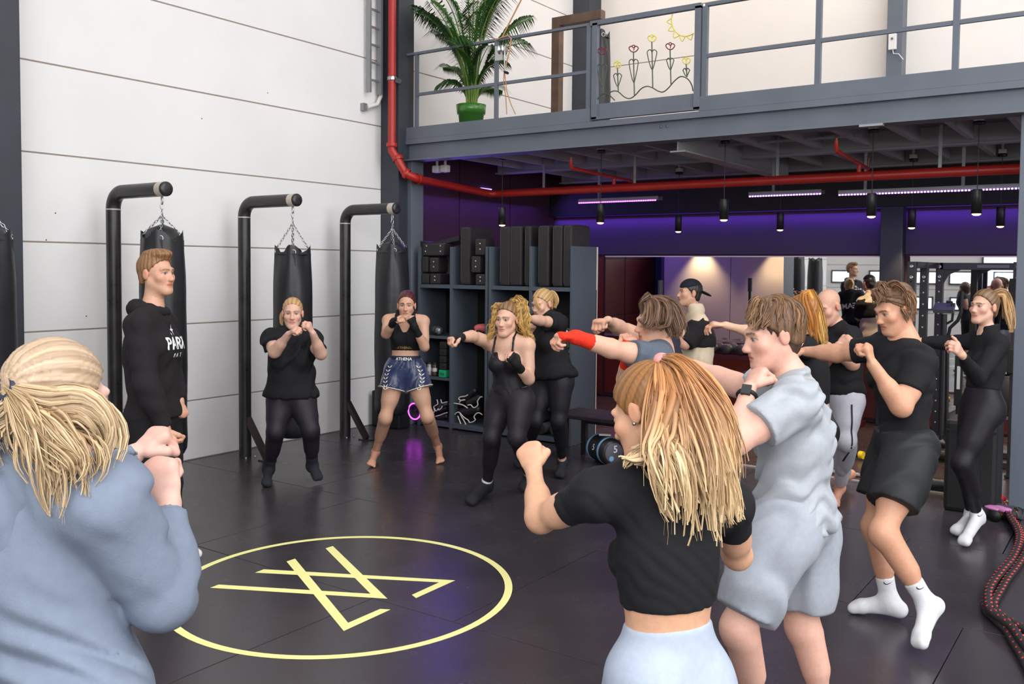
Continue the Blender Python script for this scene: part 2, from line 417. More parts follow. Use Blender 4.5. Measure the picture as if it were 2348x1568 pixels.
# ------------------------------------------------------------------ implicit-surface body builder
def rc(a, b, ra, rb, k=.02, cuts=(), op='u'): return dict(t='rc', a=np.asarray(a, float), b=np.asarray(b, float), ra=ra, rb=rb, k=k, cuts=list(cuts), op=op)
def el(c, R, rad, k=.03, cuts=(), op='u'): return dict(t='el', c=np.asarray(c, float), R=np.asarray(R, float), rad=np.asarray(rad, float), k=k, cuts=list(cuts), op=op)
def pbox(p):
    if p['t'] == 'rc':
        r = max(p['ra'], p['rb']); return np.minimum(p['a'], p['b'])-r, np.maximum(p['a'], p['b'])+r
    e = np.sqrt(((p['R']*p['rad'][:, None])**2).sum(0)); return p['c']-e, p['c']+e
def inflate(p, d, cuts=()):
    q = dict(p); q['cuts'] = list(p['cuts'])+list(cuts)
    if q['t'] == 'rc': q['ra'] = p['ra']+d; q['rb'] = p['rb']+d
    else: q['rad'] = p['rad']+d
    return q
def surface(prims, vox, disp=None):
    bb = [pbox(p) for p in prims if p['op'] == 'u']
    lo = np.min([b[0] for b in bb], axis=0)-3*vox; hi = np.max([b[1] for b in bb], axis=0)+3*vox
    n = np.ceil((hi-lo)/vox).astype(int)+1
    Fd = np.full(n, .2, np.float32)
    ax = [(lo[i]+vox*np.arange(n[i])).astype(np.float32) for i in range(3)]
    for p in prims:
        a, b = pbox(p); mg = p['k']+3*vox
        i0 = np.maximum(np.floor((a-mg-lo)/vox).astype(int), 0); i1 = np.minimum(np.ceil((b+mg-lo)/vox).astype(int)+1, n)
        if (i1 <= i0).any(): continue
        X = ax[0][i0[0]:i1[0], None, None]; Y = ax[1][None, i0[1]:i1[1], None]; Z = ax[2][None, None, i0[2]:i1[2]]
        if p['t'] == 'rc':
            A = p['a'].astype(np.float32); B = (p['b']-p['a']).astype(np.float32); bb2 = float(B@B)+1e-9
            x = X-A[0]; y = Y-A[1]; z = Z-A[2]
            h = np.clip((x*B[0]+y*B[1]+z*B[2])/bb2, 0, 1)
            d = np.sqrt((x-h*B[0])**2+(y-h*B[1])**2+(z-h*B[2])**2)-(p['ra']+(p['rb']-p['ra'])*h)
        else:
            c = p['c'].astype(np.float32); R = p['R'].astype(np.float32); rd = p['rad'].astype(np.float32)
            x = X-c[0]; y = Y-c[1]; z = Z-c[2]
            q = [(x*R[i, 0]+y*R[i, 1]+z*R[i, 2])/rd[i] for i in range(3)]
            k0 = np.sqrt(q[0]**2+q[1]**2+q[2]**2)
            k1 = np.sqrt((q[0]/rd[0])**2+(q[1]/rd[1])**2+(q[2]/rd[2])**2)+1e-6
            d = k0*(k0-1)/k1
        for (pc, pn) in p['cuts']:
            d = np.maximum(d, (X-np.float32(pc[0]))*np.float32(pn[0])+(Y-np.float32(pc[1]))*np.float32(pn[1])+(Z-np.float32(pc[2]))*np.float32(pn[2]))
        S = Fd[i0[0]:i1[0], i0[1]:i1[1], i0[2]:i1[2]]; k = p['k']
        if p['op'] == 's':
            hh = np.maximum(k-np.abs(S+d), 0)/k; S[...] = np.maximum(S, -d)+hh*hh*k*.25
        else:
            hh = np.maximum(k-np.abs(S-d), 0)/k; S[...] = np.minimum(S, d)-hh*hh*k*.25
    if disp is not None:
        X = ax[0][:, None, None]; Y = ax[1][None, :, None]; Z = ax[2][None, None, :]
        Fd += disp(X, Y, Z).astype(np.float32)
    return snets(Fd, lo, vox)
def snets(Fd, lo, vox):
    S = (Fd < 0)
    s8 = S.astype(np.int8)
    c = (s8[:-1,:-1,:-1]+s8[1:,:-1,:-1]+s8[:-1,1:,:-1]+s8[1:,1:,:-1]+s8[:-1,:-1,1:]+s8[1:,:-1,1:]+s8[:-1,1:,1:]+s8[1:,1:,1:])
    act = (c > 0) & (c < 8)
    I, J, K = np.nonzero(act)
    idx = np.full(act.shape, -1, np.int32); idx[I, J, K] = np.arange(len(I))
    cor = [(i, j, k) for i in (0, 1) for j in (0, 1) for k in (0, 1)]
    val = {q: Fd[I+q[0], J+q[1], K+q[2]] for q in cor}
    acc = np.zeros((len(I), 3)); cnt = np.zeros(len(I))
    for q in cor:
        for axn in range(3):
            if q[axn] == 1: continue
            q2 = list(q); q2[axn] = 1; q2 = tuple(q2)
            a = val[q]; b = val[q2]; m = (a < 0) != (b < 0)
            t = np.where(m, a/np.where(m, a-b, 1), 0)
            P = np.array(q, float)[None, :].repeat(len(I), 0); P[:, axn] += t
            acc += P*m[:, None]; cnt += m
    V = lo+vox*(np.stack([I, J, K], 1)+acc/np.maximum(cnt, 1)[:, None])
    quads = []
    for axn in range(3):
        sl0 = [slice(None)]*3; sl1 = [slice(None)]*3
        sl0[axn] = slice(0, -1); sl1[axn] = slice(1, None)
        a = S[tuple(sl0)]; b = S[tuple(sl1)]
        o1, o2 = [(1, 2), (2, 0), (0, 1)][axn]
        m = a != b
        P = np.stack(np.nonzero(m), 1)
        ok = (P[:, o1] > 0) & (P[:, o2] > 0)
        for d in (o1, o2): ok &= P[:, d] < act.shape[d]
        P = P[ok]
        flip = b[tuple(P.T)]
        def cell(d1, d2):
            Q = P.copy(); Q[:, o1] -= d1; Q[:, o2] -= d2; return idx[tuple(Q.T)]
        q = np.stack([cell(1, 1), cell(0, 1), cell(0, 0), cell(1, 0)], 1)
        q[flip] = q[flip][:, ::-1]
        quads.append(q)
    Q = np.concatenate(quads); Q = Q[(Q >= 0).all(1)]
    return V, Q
def relax(V, Q, it=2, lam=.5):
    e = np.concatenate([Q[:, [0, 1]], Q[:, [1, 2]], Q[:, [2, 3]], Q[:, [3, 0]]]); n = len(V)
    deg = np.bincount(e.ravel(), minlength=n)[:, None]
    for _ in range(it):
        acc = np.stack([np.bincount(e[:, 0], V[e[:, 1], k], n)+np.bincount(e[:, 1], V[e[:, 0], k], n) for k in range(3)], 1)
        V = V*(1-lam)+acc/np.maximum(deg, 1)*lam
    return V
def np_mesh(name, V, Q, cols=None):
    me = bpy.data.meshes.new(name)
    me.vertices.add(len(V)); me.vertices.foreach_set('co', np.asarray(V, np.float32).ravel())
    nq = len(Q); me.loops.add(nq*4); me.loops.foreach_set('vertex_index', Q.astype(np.int32).ravel())
    me.polygons.add(nq); me.polygons.foreach_set('loop_start', np.arange(0, nq*4, 4, dtype=np.int32))
    me.polygons.foreach_set('use_smooth', np.ones(nq, bool))
    me.update(calc_edges=True)
    if cols is not None:
        at_ = me.color_attributes.new('Col', 'FLOAT_COLOR', 'POINT')
        at_.data.foreach_set('color', np.concatenate([cols, np.ones((len(cols), 1))], 1).astype(np.float32).ravel())
    return me
def merge(parts):
    Vs = []; Qs = []; Cs = []; n = 0
    for V, Q, Cc in parts:
        Vs.append(V); Qs.append(Q+n); Cs.append(Cc); n += len(V)
    return np.concatenate(Vs), np.concatenate(Qs), np.concatenate(Cs)
def folds(seed, amp, freq=28.0, axis=None):
    freq = freq*3.4
    r = np.random.default_rng(seed)
    ds = r.normal(size=(3, 3)); ds /= np.linalg.norm(ds, axis=1)[:, None]
    if axis is not None: ds[0] = nrm(axis)*.8+ds[0]*.45
    ph = r.uniform(0, 6, 6)
    def f(X, Y, Z):
        g = lambda v: X*v[0]+Y*v[1]+Z*v[2]
        a = g(ds[0])*freq; w = np.sin(g(ds[1])*freq*.33+ph[1])*1.7+np.sin(g(ds[2])*freq*.5+ph[2])*1.1
        env = .5+.5*np.sin(g(ds[1])*freq*.21+ph[3])*np.sin(g(ds[2])*freq*.25+ph[4])
        q = a+w+ph[0]
        return amp*1.2*(np.sin(q)-.28*np.sin(2*q+.6))*env
    return f

SKIN = mat('skin', (220, 175, 150), .48, attr=True, var=(60, .05), bump=(160, .05), sss=.1, spec=.4)
HAIR = mat('hair', (120, 90, 60), .42, attr=True, spec=.5)
def cloth(name, rgb, rough=.85, **k):
    k.setdefault('bump', (220, .12)); k.setdefault('var', (40, .05)); k.setdefault('spec', .3)
    return mat(name, rgb, rough, **k)
C_BLACK = cloth('black_cotton', (25, 25, 28))
C_HOODIE = cloth('black_fleece', (33, 29, 32), .9)
C_LEG = cloth('black_stretch_fabric', (30, 27, 33), .55, bump=(400, .05))
C_LEG2 = cloth('dark_plum_stretch_fabric', (38, 33, 41), .55, bump=(400, .05))
C_WRAP = cloth('black_hand_wrap', (27, 27, 29), .8, bump=(60, .4))
C_RWRAP = cloth('red_hand_wrap', (222, 50, 26), .8, bump=(60, .4))
C_GREY = cloth('heather_grey_jersey', (166, 170, 176), .9)
C_GREYS = cloth('heather_grey_fleece', (160, 165, 174), .9)
C_BLUE = cloth('dusty_blue_fleece', (120, 130, 147), .9)
C_SLATE = cloth('slate_grey_jersey', (88, 96, 108), .9)
C_WHITE = cloth('white_sock_knit', (216, 216, 219), .9)
C_DSOCK = cloth('dark_grey_sock_knit', (40, 42, 48), .9)
C_BEIGE = cloth('beige_fleece', (214, 196, 168), .95)
C_NAVY = mat('navy_satin', (34, 46, 84), .28, var=(14, .25), bump=(22, .35), sheen=.3)
C_SHORT = cloth('black_woven_nylon', (36, 37, 39), .6, bump=(30, .2))
C_ICE = cloth('ice_blue_leggings', (170, 180, 196), .7, bump=(400, .05))
C_LGREY = cloth('pale_grey_joggers', (186, 185, 194), .85)
PRINT_W = mat('white_print', (235, 235, 235), .6)
PRINT_G = mat('gold_print', (190, 150, 70), .4, metal=.4)
PRINT_K = mat('black_print', (20, 20, 22), .6)

def frame(fwd, up=(0, 0, 1)):
    f = nrm(fwd); r_ = nrm(np.cross(f, up)); u = np.cross(r_, f); return np.stack([r_, f, u])   # rows: right, front, up

class Person:
    def __init__(s, label, D, J, b=1.0, sex='f', skin=(226, 184, 160), face=(0, 0, -1), hup=None, hs=1.0, hair=(110, 80, 50), vox=.0125, hvox=.005,
                 lpn=None, rpn=None, lcurl=1.0, rcurl=1.0, waist=1.0, bust=1.0, brow=None, barefoot=False, eyes=True, hands='lr', hsz=1.0, thumbs=None):
        s.label = label; s.D = D; s.b = b; s.sex = sex; s.skin = np.array(lin(skin))*np.array([.86, .82, .79]); s.vox = vox; s.hvox = hvox
        s.hairc = np.array(lin(hair)); s.hs = hs; s.waist = waist; s.bust = bust; s.barefoot = barefoot; s.eyes = eyes; s.hands = hands; s.hsz = hsz
        s.brow = np.array(lin(brow)) if brow else s.hairc*.7
        s.J = {}
        for k, q in J.items():
            if len(q) == 4: s.J[k] = onz(q[0], q[1], q[3])
            else: s.J[k] = at(q[0], q[1], D+(q[2] if len(q) > 2 else 0))
        J = s.J
        s.sh = (J['ls']+J['rs'])/2; s.hp = (J['lh']+J['rh'])/2
        s.up = nrm(s.sh-s.hp); s.L = np.linalg.norm(s.sh-s.hp)
        def fr(l, r_):
            x = r_-l; x = nrm(x-s.up*np.dot(x, s.up)); return np.stack([x, np.cross(s.up, x), s.up])
        s.Rs = fr(J['ls'], J['rs']); s.Rh = fr(J['lh'], J['rh'])
        m = s.Rs[0]+s.Rh[0]; m = nrm(m-s.up*np.dot(m, s.up)); s.Rm = np.stack([m, np.cross(s.up, m), s.up])
        if 'neck' not in J: J['neck'] = s.sh+s.up*.055*b-s.Rs[1]*.005
        f = cb(*face); hu = cb(*hup) if hup else (0, 0, 1)
        s.Rf = frame(f, hu); s.hc = J['head']
        s.curl = {'l': lcurl, 'r': rcurl}
        s.pn = {'l': cb(*lpn) if lpn else None, 'r': cb(*rpn) if rpn else None}
        s.root = thing('person', label, 'person', (s.hp[0], s.hp[1], 0), group=None)
        s.sleeves = {}; s.body_prims()
    def hl(s, x, y, z):                      # head-local point to world
        return s.hc+(s.Rf[0]*x+s.Rf[1]*y+s.Rf[2]*z)*s.hs
    # ---------------------------------------------------------------- primitives
    def torso(s, d=0.0, lo=1.0):
        J, b, L, up = s.J, s.b, s.L, s.up; f = s.sex == 'f'; out = []
        fr = s.Rs[1]; fm = s.Rm[1]; fh = s.Rh[1]
        rib = s.hp+up*L*.70-fr*.012; R1 = s.Rs
        g = (.138, .098) if f else (.158, .112)
        out.append(el(rib, R1, np.array([g[0]*b+d, g[1]*b+d, L*.40]), .05))
        ab = s.hp+up*L*.34
        out.append(el(ab, s.Rm, np.array([(.116 if f else .138)*b*s.waist*lo+d, .088*b*s.waist*lo+d, L*.38]), .06))
        pe = s.hp+up*.02
        out.append(el(pe, s.Rh, np.array([(.158 if f else .15)*b*lo+d, .105*b*lo+d, .125]), .06))
        for q in ('ls', 'rs'):
            p = J[q]; inn = s.sh+(p-s.sh)*.25
            out.append(rc(inn+up*.0, p, .072*b+d*.8, .056*b+d, .05))
            out.append(rc(J['neck']+up*.005, p+up*.01, .037*b+d*.4, .036*b+d*.7, .05))
        for sg in (-1, 1):
            if f: out.append(el(s.hp+up*L*.66+s.Rs[0]*sg*.065*b+fr*(.078*b), R1, np.array([.058, .052*s.bust, .058])*b+d, .04))
            else: out.append(el(s.hp+up*L*.76+s.Rs[0]*sg*.07*b+fr*(.07*b), R1, np.array([.078, .045, .062])*b+d, .04))
            hip = J['rh'] if sg > 0 else J['lh']
            out.append(el(hip-fh*(.045 if f else .03)*b-up*.03+s.Rh[0]*(-sg)*.012, s.Rh, np.array([.085, .085, .095])*b*(1.0 if f else .88)+d, .05))
        return out
    def arm(s, q, d=0.0, t0=0.0, t1=2.0, d1=None, cut=True):
        J, b = s.J, s.b*(1.0 if s.sex == 'm' else .86)
        A, E, W = J[q+'s'], J[q+'e'], J[q+'w']; out = []; d1 = d if d1 is None else d1
        if t0 < 1:
            te = min(1.0, t1); P0 = A+(E-A)*t0; P1 = A+(E-A)*te
            r = lambda t: (.056*(1-t)+.043*t)*b
            cuts = [(P1, nrm(E-A))] if (t1 < 1 and cut) else []
            dm = d+(d1-d)*min(1, te/max(t1, .01))
            out.append(rc(P0, P1+(E-A)*(.06 if cuts else 0), r(t0)+d, r(te)+dm, .03, cuts))
            if t1 >= .5: out.append(rc(A+(E-A)*.3, A+(E-A)*min(te, .65), (.051 if s.sex == 'm' else .045)*b+d, .046*b+dm, .03, cuts))
        if t1 > 1:
            te = t1-1; s0 = max(t0-1, 0); P0 = E+(W-E)*s0; P1 = E+(W-E)*te
            r = lambda t: (.042*(1-t)+.027*t)*b
            cuts = []
            if t1 < 2 and cut: cuts.append((P1, nrm(W-E)))
            if t0 > 1: cuts.append((P0, nrm(E-W)))
            out.append(rc(P0, P1, r(s0)+d, r(te)+d1, .025, cuts))
            if s0 < .3: out.append(rc(E+(W-E)*.1, E+(W-E)*min(.45, te), .042*b+d, .038*b+d, .03, cuts))
        return out
    def leg(s, q, d=0.0, t0=0.0, t1=2.0, d1=None, cut=True):
        J, b = s.J, s.b; f = s.sex == 'f'
        A, K, N = J[q+'h'], J[q+'k'], J[q+'a']; out = []; d1 = d if d1 is None else d1
        fr = s.Rh[1]
        if t0 < 1:
            te = min(1., t1); P0 = A+(K-A)*t0; P1 = A+(K-A)*te
            r = lambda t: ((.088 if f else .084)*(1-t)+.054*t)*b
            cuts = [(P1, nrm(K-A))] if (t1 < 1 and cut) else []
            dm = d+(d1-d)*min(1, te/max(t1, .01))
            ext = .05 if cuts else 0
            out.append(rc(P0, P1+(K-A)*ext, r(t0)+d, r(te)+dm, .04, cuts))
            if te > .5: out.append(rc(A+(K-A)*.2, A+(K-A)*min(.6, te), .086*b+d, .068*b+dm, .05, cuts))
        if t1 > 1:
            te = t1-1; s0 = max(t0-1, 0); P0 = K+(N-K)*s0; P1 = K+(N-K)*te
            r = lambda t: (.05*(1-t)+.034*t)*b
            cuts = []
            if t1 < 2 and cut: cuts.append((P1, nrm(N-K)))
            if t0 > 1: cuts.append((P0, nrm(K-N)))
            out.append(rc(P0, P1, r(s0)+d, r(te)+d1, .03, cuts))
            if s0 < .3:
                out.append(rc(K+(N-K)*.12-fr*.012, K+(N-K)*min(.5, te)-fr*.014, .051*b+d, .043*b+d+(d1-d)*.3, .04, cuts))
                out.append(el(K+fr*.014, s.Rh, np.array([.043, .036, .05])*b+d, .05, cuts))
        return out
    def foot(s, q, d=0.0, top=0.0, toes=False):
        J = s.J; A, T = J[q+'a'], J[q+'t']; sc = s.b**.3*(1.0 if s.sex == 'm' else .92)
        K = J[q+'k']
        fd = nrm(T-A); dn = nrm(A-K); dn = nrm(dn-fd*np.dot(dn, fd)*.6); side = nrm(np.cross(fd, dn))
        H = A+dn*.042*sc-fd*.035*sc; B = T-fd*.065*sc
        Bd = B+(0 if True else 0)
        out = [rc(A+(K-A)*top, A, .036*sc+d, .037*sc+d, .02, [(A+(K-A)*top, nrm(K-A))] if top else []),
               rc(H, A, .033*sc+d, .034*sc+d, .03), rc(H, B, .031*sc+d, .025*sc+d, .03), rc(A-dn*.01, B-dn*.004, .033*sc+d, .022*sc+d, .03)]
        for sg in (-1, 1):
            out.append(rc(B+side*sg*.014*sc, T-fd*.028*sc+side*sg*.02*sc, .024*sc+d, .0175*sc+d, .025))
        if toes:
            for i in range(5):
                o = (i-2)/2.0; o = -o if q == 'r' else o
                ln = .0-.004*i
                out.append(rc(T-fd*.034*sc+side*o*.034*sc, T+fd*(ln-.008)*sc+side*o*.034*sc, .0125*sc, (.0125 if i == 0 else .009)*sc, .006))
        else:
            out.append(rc(T-fd*.035+side*-.016*sc, T-fd*.02+side*.016*sc, .019*sc+d, .019*sc+d, .02))
        return out
    def hand(s, q, d=0.0):
        J = s.J; W = J[q+'w']; Ft = J[q+'f']; fd = nrm(Ft-W); sc = (.97 if s.sex == 'f' else 1.08)*s.hsz
        pn = s.pn[q]
        if pn is None: pn = -np.array([0, 0, 1.])*.8-s.Rs[1]*.3
        pn = nrm(pn-fd*np.dot(pn, fd)); sd = np.cross(fd, pn)*(1 if q == 'r' else -1); cu = s.curl[q]
        out = [rc(W-nrm(W-J[q+'e'])*.05, W, .028*s.b*(1. if s.sex == 'm' else .88), .026*sc, .015)]
        R = np.stack([sd, fd, pn])
        out.append(el(W+fd*.05*sc, R, np.array([.038, .052, .0165])*sc, .015))
        out.append(rc(W+(fd*.075+sd*.026)*sc, W+(fd*.072-sd*.026)*sc, .014*sc, .0135*sc, .02))
        lens = (.041, .026, .02)
        ang = [cu*1.45, cu*1.75, cu*1.0]
        if cu < .35: ang = [.3+cu*.5, .35+cu*.6, .25+cu*.4]
        for i, (o, lm) in enumerate(((.029, .95), (.0095, 1.06), (-.0105, 1.0), (-.029, .8))):
            p = W+(fd*(.083-.004*abs(i-1))+sd*o)*sc; a = 0.0
            for k in range(3):
                a += ang[k]*(1 if cu > .9 else (.85+.1*i)); dv = fd*math.cos(a)+pn*math.sin(a)
                p2 = p+dv*lens[k]*lm*sc
                r0 = (.0098, .0088, .0078)[k]*sc; out.append(rc(p, p2, r0, r0*.9, .004 if k else .008))
                p = p2
        # thumb
        p = W+(fd*.028+sd*.026+pn*.008)*sc
        if cu > .6:
            dirs = (nrm(fd*.75+sd*.45+pn*.45), nrm(fd*.55-sd*.35+pn*.75), nrm(fd*.2-sd*.95+pn*.15))
        else: dirs = (nrm(fd*.65+sd*.7+pn*.3), nrm(fd*.85+sd*.4+pn*.3), nrm(fd*.95+sd*.1+pn*.3))
        for k, (dv, ln, r0) in enumerate(zip(dirs, (.04, .032, .024), (.0145, .0112, .0098))):
            p2 = p+dv*ln*sc; out.append(rc(p, p2, r0*sc, r0*.9*sc, .008)); p = p2
        s.handf = (W, fd, pn, sd, sc)
        return out
    def head_prims(s):
        h = s.hl; k = s.hs; R = s.Rf; f = s.sex == 'f'; o = []
        E = lambda c, rad, kk=.02, op='u', RR=R: o.append(el(h(*c), RR, np.array(rad)*k, kk*k, op=op))
        Cn = lambda a, b, ra, rb, kk=.015, op='u': o.append(rc(h(*a), h(*b), ra*k, rb*k, kk*k, op=op))
        jw = .9 if f else 1.0
        E((0, -.014, .036), (.074, .094, .083))
        E((0, .028, -.022), (.060*jw, .068, .088))
        E((0, .05, -.065), (.040*jw, .045, .05), .03)
        for sg in (-1, 1):
            Cn((sg*.049*jw, -.002, -.048), (sg*.018, .074, -.103), .02, .016, .03)
            E((sg*.042, .064, -.022), (.022, .02, .02), .03)
            Cn((sg*.012, .092, .026), (sg*.043, .079, .026), .0095, .008, .02)
            E((sg*.031, .1, .004), (.0165, .0155, .0105), .012, 's')
            E((sg*.031, .0785, .004), (.0145, .0125, .0125), .003)
            # ears
            er = frame(s.Rf[1]*.25*1+s.Rf[0]*0+s.Rf[1], s.Rf[2])
            E((sg*.0785, -.012, -.002), (.0095, .02, .032), .008)
            E((sg*.0915, -.008, -.002), (.006, .009, .014), .004, 's')
            E((sg*.011, .104, -.036), (.0075, .0085, .007), .008)
        Cn((0, .088, .012), (0, .110, -.03), .0075, .0105, .014)
        E((0, .113, -.032), (.0095, .009, .0085), .01)
        Cn((-.016, .0905, -.0605), (.016, .0905, -.0605), .0055, .0055, .008)
        E((0, .0945, -.0585), (.013, .0065, .005), .006)
        E((0, .0925, -.0715), (.017, .0075, .0062), .007)
        E((0, .106, -.065), (.026, .012, .0012), .004, 's')
        E((0, .078, -.103), (.02, .0165, .015), .02)
        return o
    def neck_prims(s, d=0.0):
        b = s.b*(.98 if s.sex == 'm' else .80); N = s.J['neck']
        top = s.hl(0, -.018, -.06)
        return [rc(N-s.up*.03, top, .058*b+d, .05*b+d, .04)]
    def head_color(s, V):
        P = (V-s.hc)@s.Rf.T/s.hs; x, y, z = np.abs(P[:, 0]), P[:, 1], P[:, 2]
        c = np.tile(s.skin, (len(V), 1))
        def blend(m, col):
            m = np.clip(m, 0, 1)[:, None]; c[...] = c*(1-m)+np.asarray(col)*m
        g = lambda a, b, cc, r: np.clip(1-np.sqrt(((a)/r[0])**2+((b)/r[1])**2+((cc)/r[2])**2), 0, 1)
        blend(g(x-.045, y-.07, z+.03, (.04, .05, .04))*.45, s.skin*np.array([1.0, .66, .62]))
        blend(g(x, y-.115, z+.03, (.03, .03, .03))*.4, s.skin*np.array([1.0, .72, .68]))
        blend(g(x-.08, y+.01, z, (.02, .04, .04))*.8, s.skin*np.array([1.0, .68, .62]))
        fr = y > .05
        lips = (fr & (((x/.024)**2+((z+.065)/.012)**2) < 1)).astype(float)
        blend(lips*.75, s.skin*np.array([.82, .45, .45]))
        blend((fr & (x < .021) & (np.abs(z+.0652) < .0016)).astype(float)*.7, s.skin*np.array([.35, .15, .14]))
        if s.eyes:
            bz = .0275-(x-.03)**2*8
            blend((fr & (x > .011) & (x < .05) & (np.abs(z-bz) < .0052*(1.15-x*10))).astype(float)*.8, s.brow)
            e = fr & (((x-.031)/.0155)**2+((z-.004)/.0052)**2 < 1)
            blend(e.astype(float), (.34, .31, .29))
            blend((fr & ((x-.0305)**2+(z-.0045)**2 < .0066**2) & e).astype(float), (.05, .045, .04))
            lid = fr & (((x-.031)/.0175)**2+((z-.0045)/.0085)**2 < 1) & ~e & (z > .003)
            blend(lid.astype(float)*.75, (.05, .03, .025))
        return c
    def skin_color(s, V):
        c = np.tile(s.skin, (len(V), 1)); return c
    def body_prims(s):
        s.arms = {q: s.arm(q) for q in 'lr' if q+'e' in s.J}
        s.legs = {q: s.leg(q) for q in 'lr' if q+'k' in s.J}
    def build_body(s):
        prims = s.torso()+s.neck_prims()
        for q in s.arms: prims += s.arms[q]
        parts = []
        for q in s.legs:
            prims += s.legs[q]
            if q+'t' in s.J and not s.barefoot: prims += s.foot(q)
        V, Q = surface(prims, s.vox); parts.append((V, Q, s.skin_color(V)))
        V, Q = surface(s.head_prims()+s.neck_prims(), s.hvox); parts.append((V, Q, s.head_color(V)))
        for q in s.arms:
            if q in s.hands:
                V, Q = surface(s.hand(q), max(.0032, s.hvox*.85)); 
                J = s.J; W, fd, pn, sd, sc = s.handf
                col = s.skin_color(V); t = np.clip(((V-W)@fd-.06)/.06, 0, 1)[:, None]*.55
                parts.append((V, Q, col*(1-t)+col*np.array([1.0, .74, .7])*t))
        if s.barefoot:
            for q in s.legs:
                V, Q = surface(s.foot(q, toes=True), s.hvox); parts.append((V, Q, s.skin_color(V)*np.array([1, .88, .85])))
        V, Q, Cc = merge(parts)
        me = np_mesh('body', V, Q, Cc)
        s.body = link('body', me, SKIN, s.root, world_coords=True)
        return s
    # ---------------------------------------------------------------- clothing
    def garment(s, name, prims, m, amp=.0, freq=28., seed=1, vox=None, parent=None, label=None, axis=None):
        V, Q = surface(prims, vox or s.vox, folds(seed, amp, freq, axis) if amp else None); V = relax(V, Q)
        me = np_mesh(name, V, Q)
        o = link(name, me, m, s.root, world_coords=True)
        if label: o['label'] = label
        s.last = (V, Q); setattr(s, 'g_'+name, (V, Q, o))
        return o
    def hemcut(s, t, tilt=None):
        n = -s.up if tilt is None else nrm(-s.up+tilt)
        return (s.hp+s.up*s.L*t, n)
    def shirt(s, m, hem=.0, sl=(.55, .55), d=.014, ds=.014, lo=1.0, amp=.004, name='shirt', seed=1, neck=None, freq=24., skirt=None, label=None, tilt=None, axis=None, vox=None):
        c = s.hemcut(hem, tilt); pr = []
        for p in s.torso(d, lo): pr.append(dict(p, cuts=p['cuts']+[c]))
        if skirt:
            base = s.hp+s.up*s.L*.15; end = s.hp+s.up*s.L*(hem-.05)
            pr.append(dict(el((base+end)/2, s.Rh, np.array([skirt[0], skirt[1], s.L*.34]), .05), cuts=[c]))
        for q, t in zip('lr', sl):
            if t > 0 and q in s.arms: pr += s.arm(q, d*.9, 0, t, ds)
        if neck:
            pr.append(el(s.J['neck']+s.up*.045+s.Rs[1]*neck[1], s.Rs, np.array([neck[0], neck[0], neck[2]]), .012, op='s'))
        s.shirt_o = s.garment(name, pr, m, amp, freq, seed, vox=vox, label=label, axis=axis if axis is not None else s.up*.8+s.Rs[0]*.5)
        return s.shirt_o
    def pants(s, m, waist=.12, t1=(1.85, 1.85), d=.012, d1=None, amp=.003, name='trousers', seed=2, lo=1.0, freq=24., dl=None, label=None):
        c = (s.hp+s.up*s.L*waist, s.up); pr = []
        for p in s.torso(d, lo): pr.append(dict(p, cuts=p['cuts']+[c]))
        for q, t in zip('lr', t1):
            if q in s.legs and t > 0: pr += s.leg(q, dl if dl is not None else d, 0, t, d1)
        # keep only the lower torso
        pr = [p for p in pr if pbox(p)[0] @ np.array([0, 0, 1]) < (s.hp+s.up*s.L*waist)[2]]
        s.pants_o = s.garment(name, pr, m, amp, freq, seed, label=label, axis=s.up*.6+s.Rh[0]*.7)
        return s.pants_o
    def sock(s, q, m, top=.3, d=.004, name='sock'):
        return s.garment(name, s.foot(q, d, 0)+s.leg(q, d+.001, 2-top, 2.0, d+.001), m, 0, vox=min(s.vox, .008))
    def wrap(s, q, m, t=1.6, name='hand_wrap', d=.005):
        W = s.J[q+'w']; s.hand(q); _, fd, pn, sd, sc = s.handf
        pr = s.arm(q, d, t, 2.0, d)
        R = np.stack([sd, fd, pn])
        end = (W+fd*.088*sc, fd)
        pr += [rc(W-fd*.01, W+fd*.01, .03*sc, .03*sc, .02), el(W+fd*.05*sc, R, np.array([.042, .05, .021])*sc, .015, [end]),
               rc(W+(fd*.072+sd*.027)*sc, W+(fd*.07-sd*.027)*sc, .0185*sc, .018*sc, .015, [end])]
        return s.garment(name, pr, m, .0012, 120., vox=.005)
    def decal(s, o, me, m, center, xdir, ydir, view=None, name='logo', off=.004):
        """flat lettering mesh laid on the garment's surface, projected along the garment normal side facing view"""
        x = nrm(xdir); y = nrm(np.asarray(ydir)-x*np.dot(x, ydir)); z = np.cross(x, y)
        place_mesh(me, np.asarray(center)+z*.12, x, y)
        V, Q = getattr(s, 'g_'+o.name.split('.')[0])[:2] if hasattr(s, 'g_'+o.name.split('.')[0]) else s.last
        tree = BVHTree.FromPolygons([tuple(v) for v in V], [tuple(int(i) for i in q) for q in Q])
        zs = Vector(z)
        for v in me.vertices:
            base = (v.co-Vector(np.asarray(center)+z*.12)).dot(zs)
            st = v.co-zs*base
            hit = tree.ray_cast(st, -zs, .5)
            if hit[0] is not None: v.co = hit[0]+zs*(off+base)
        l = link(name, me, m, o); 
        R = Matrix.LocRotScale(s.root.location.copy(), s.root.rotation_euler, None); me.transform(R.inverted())
        return l
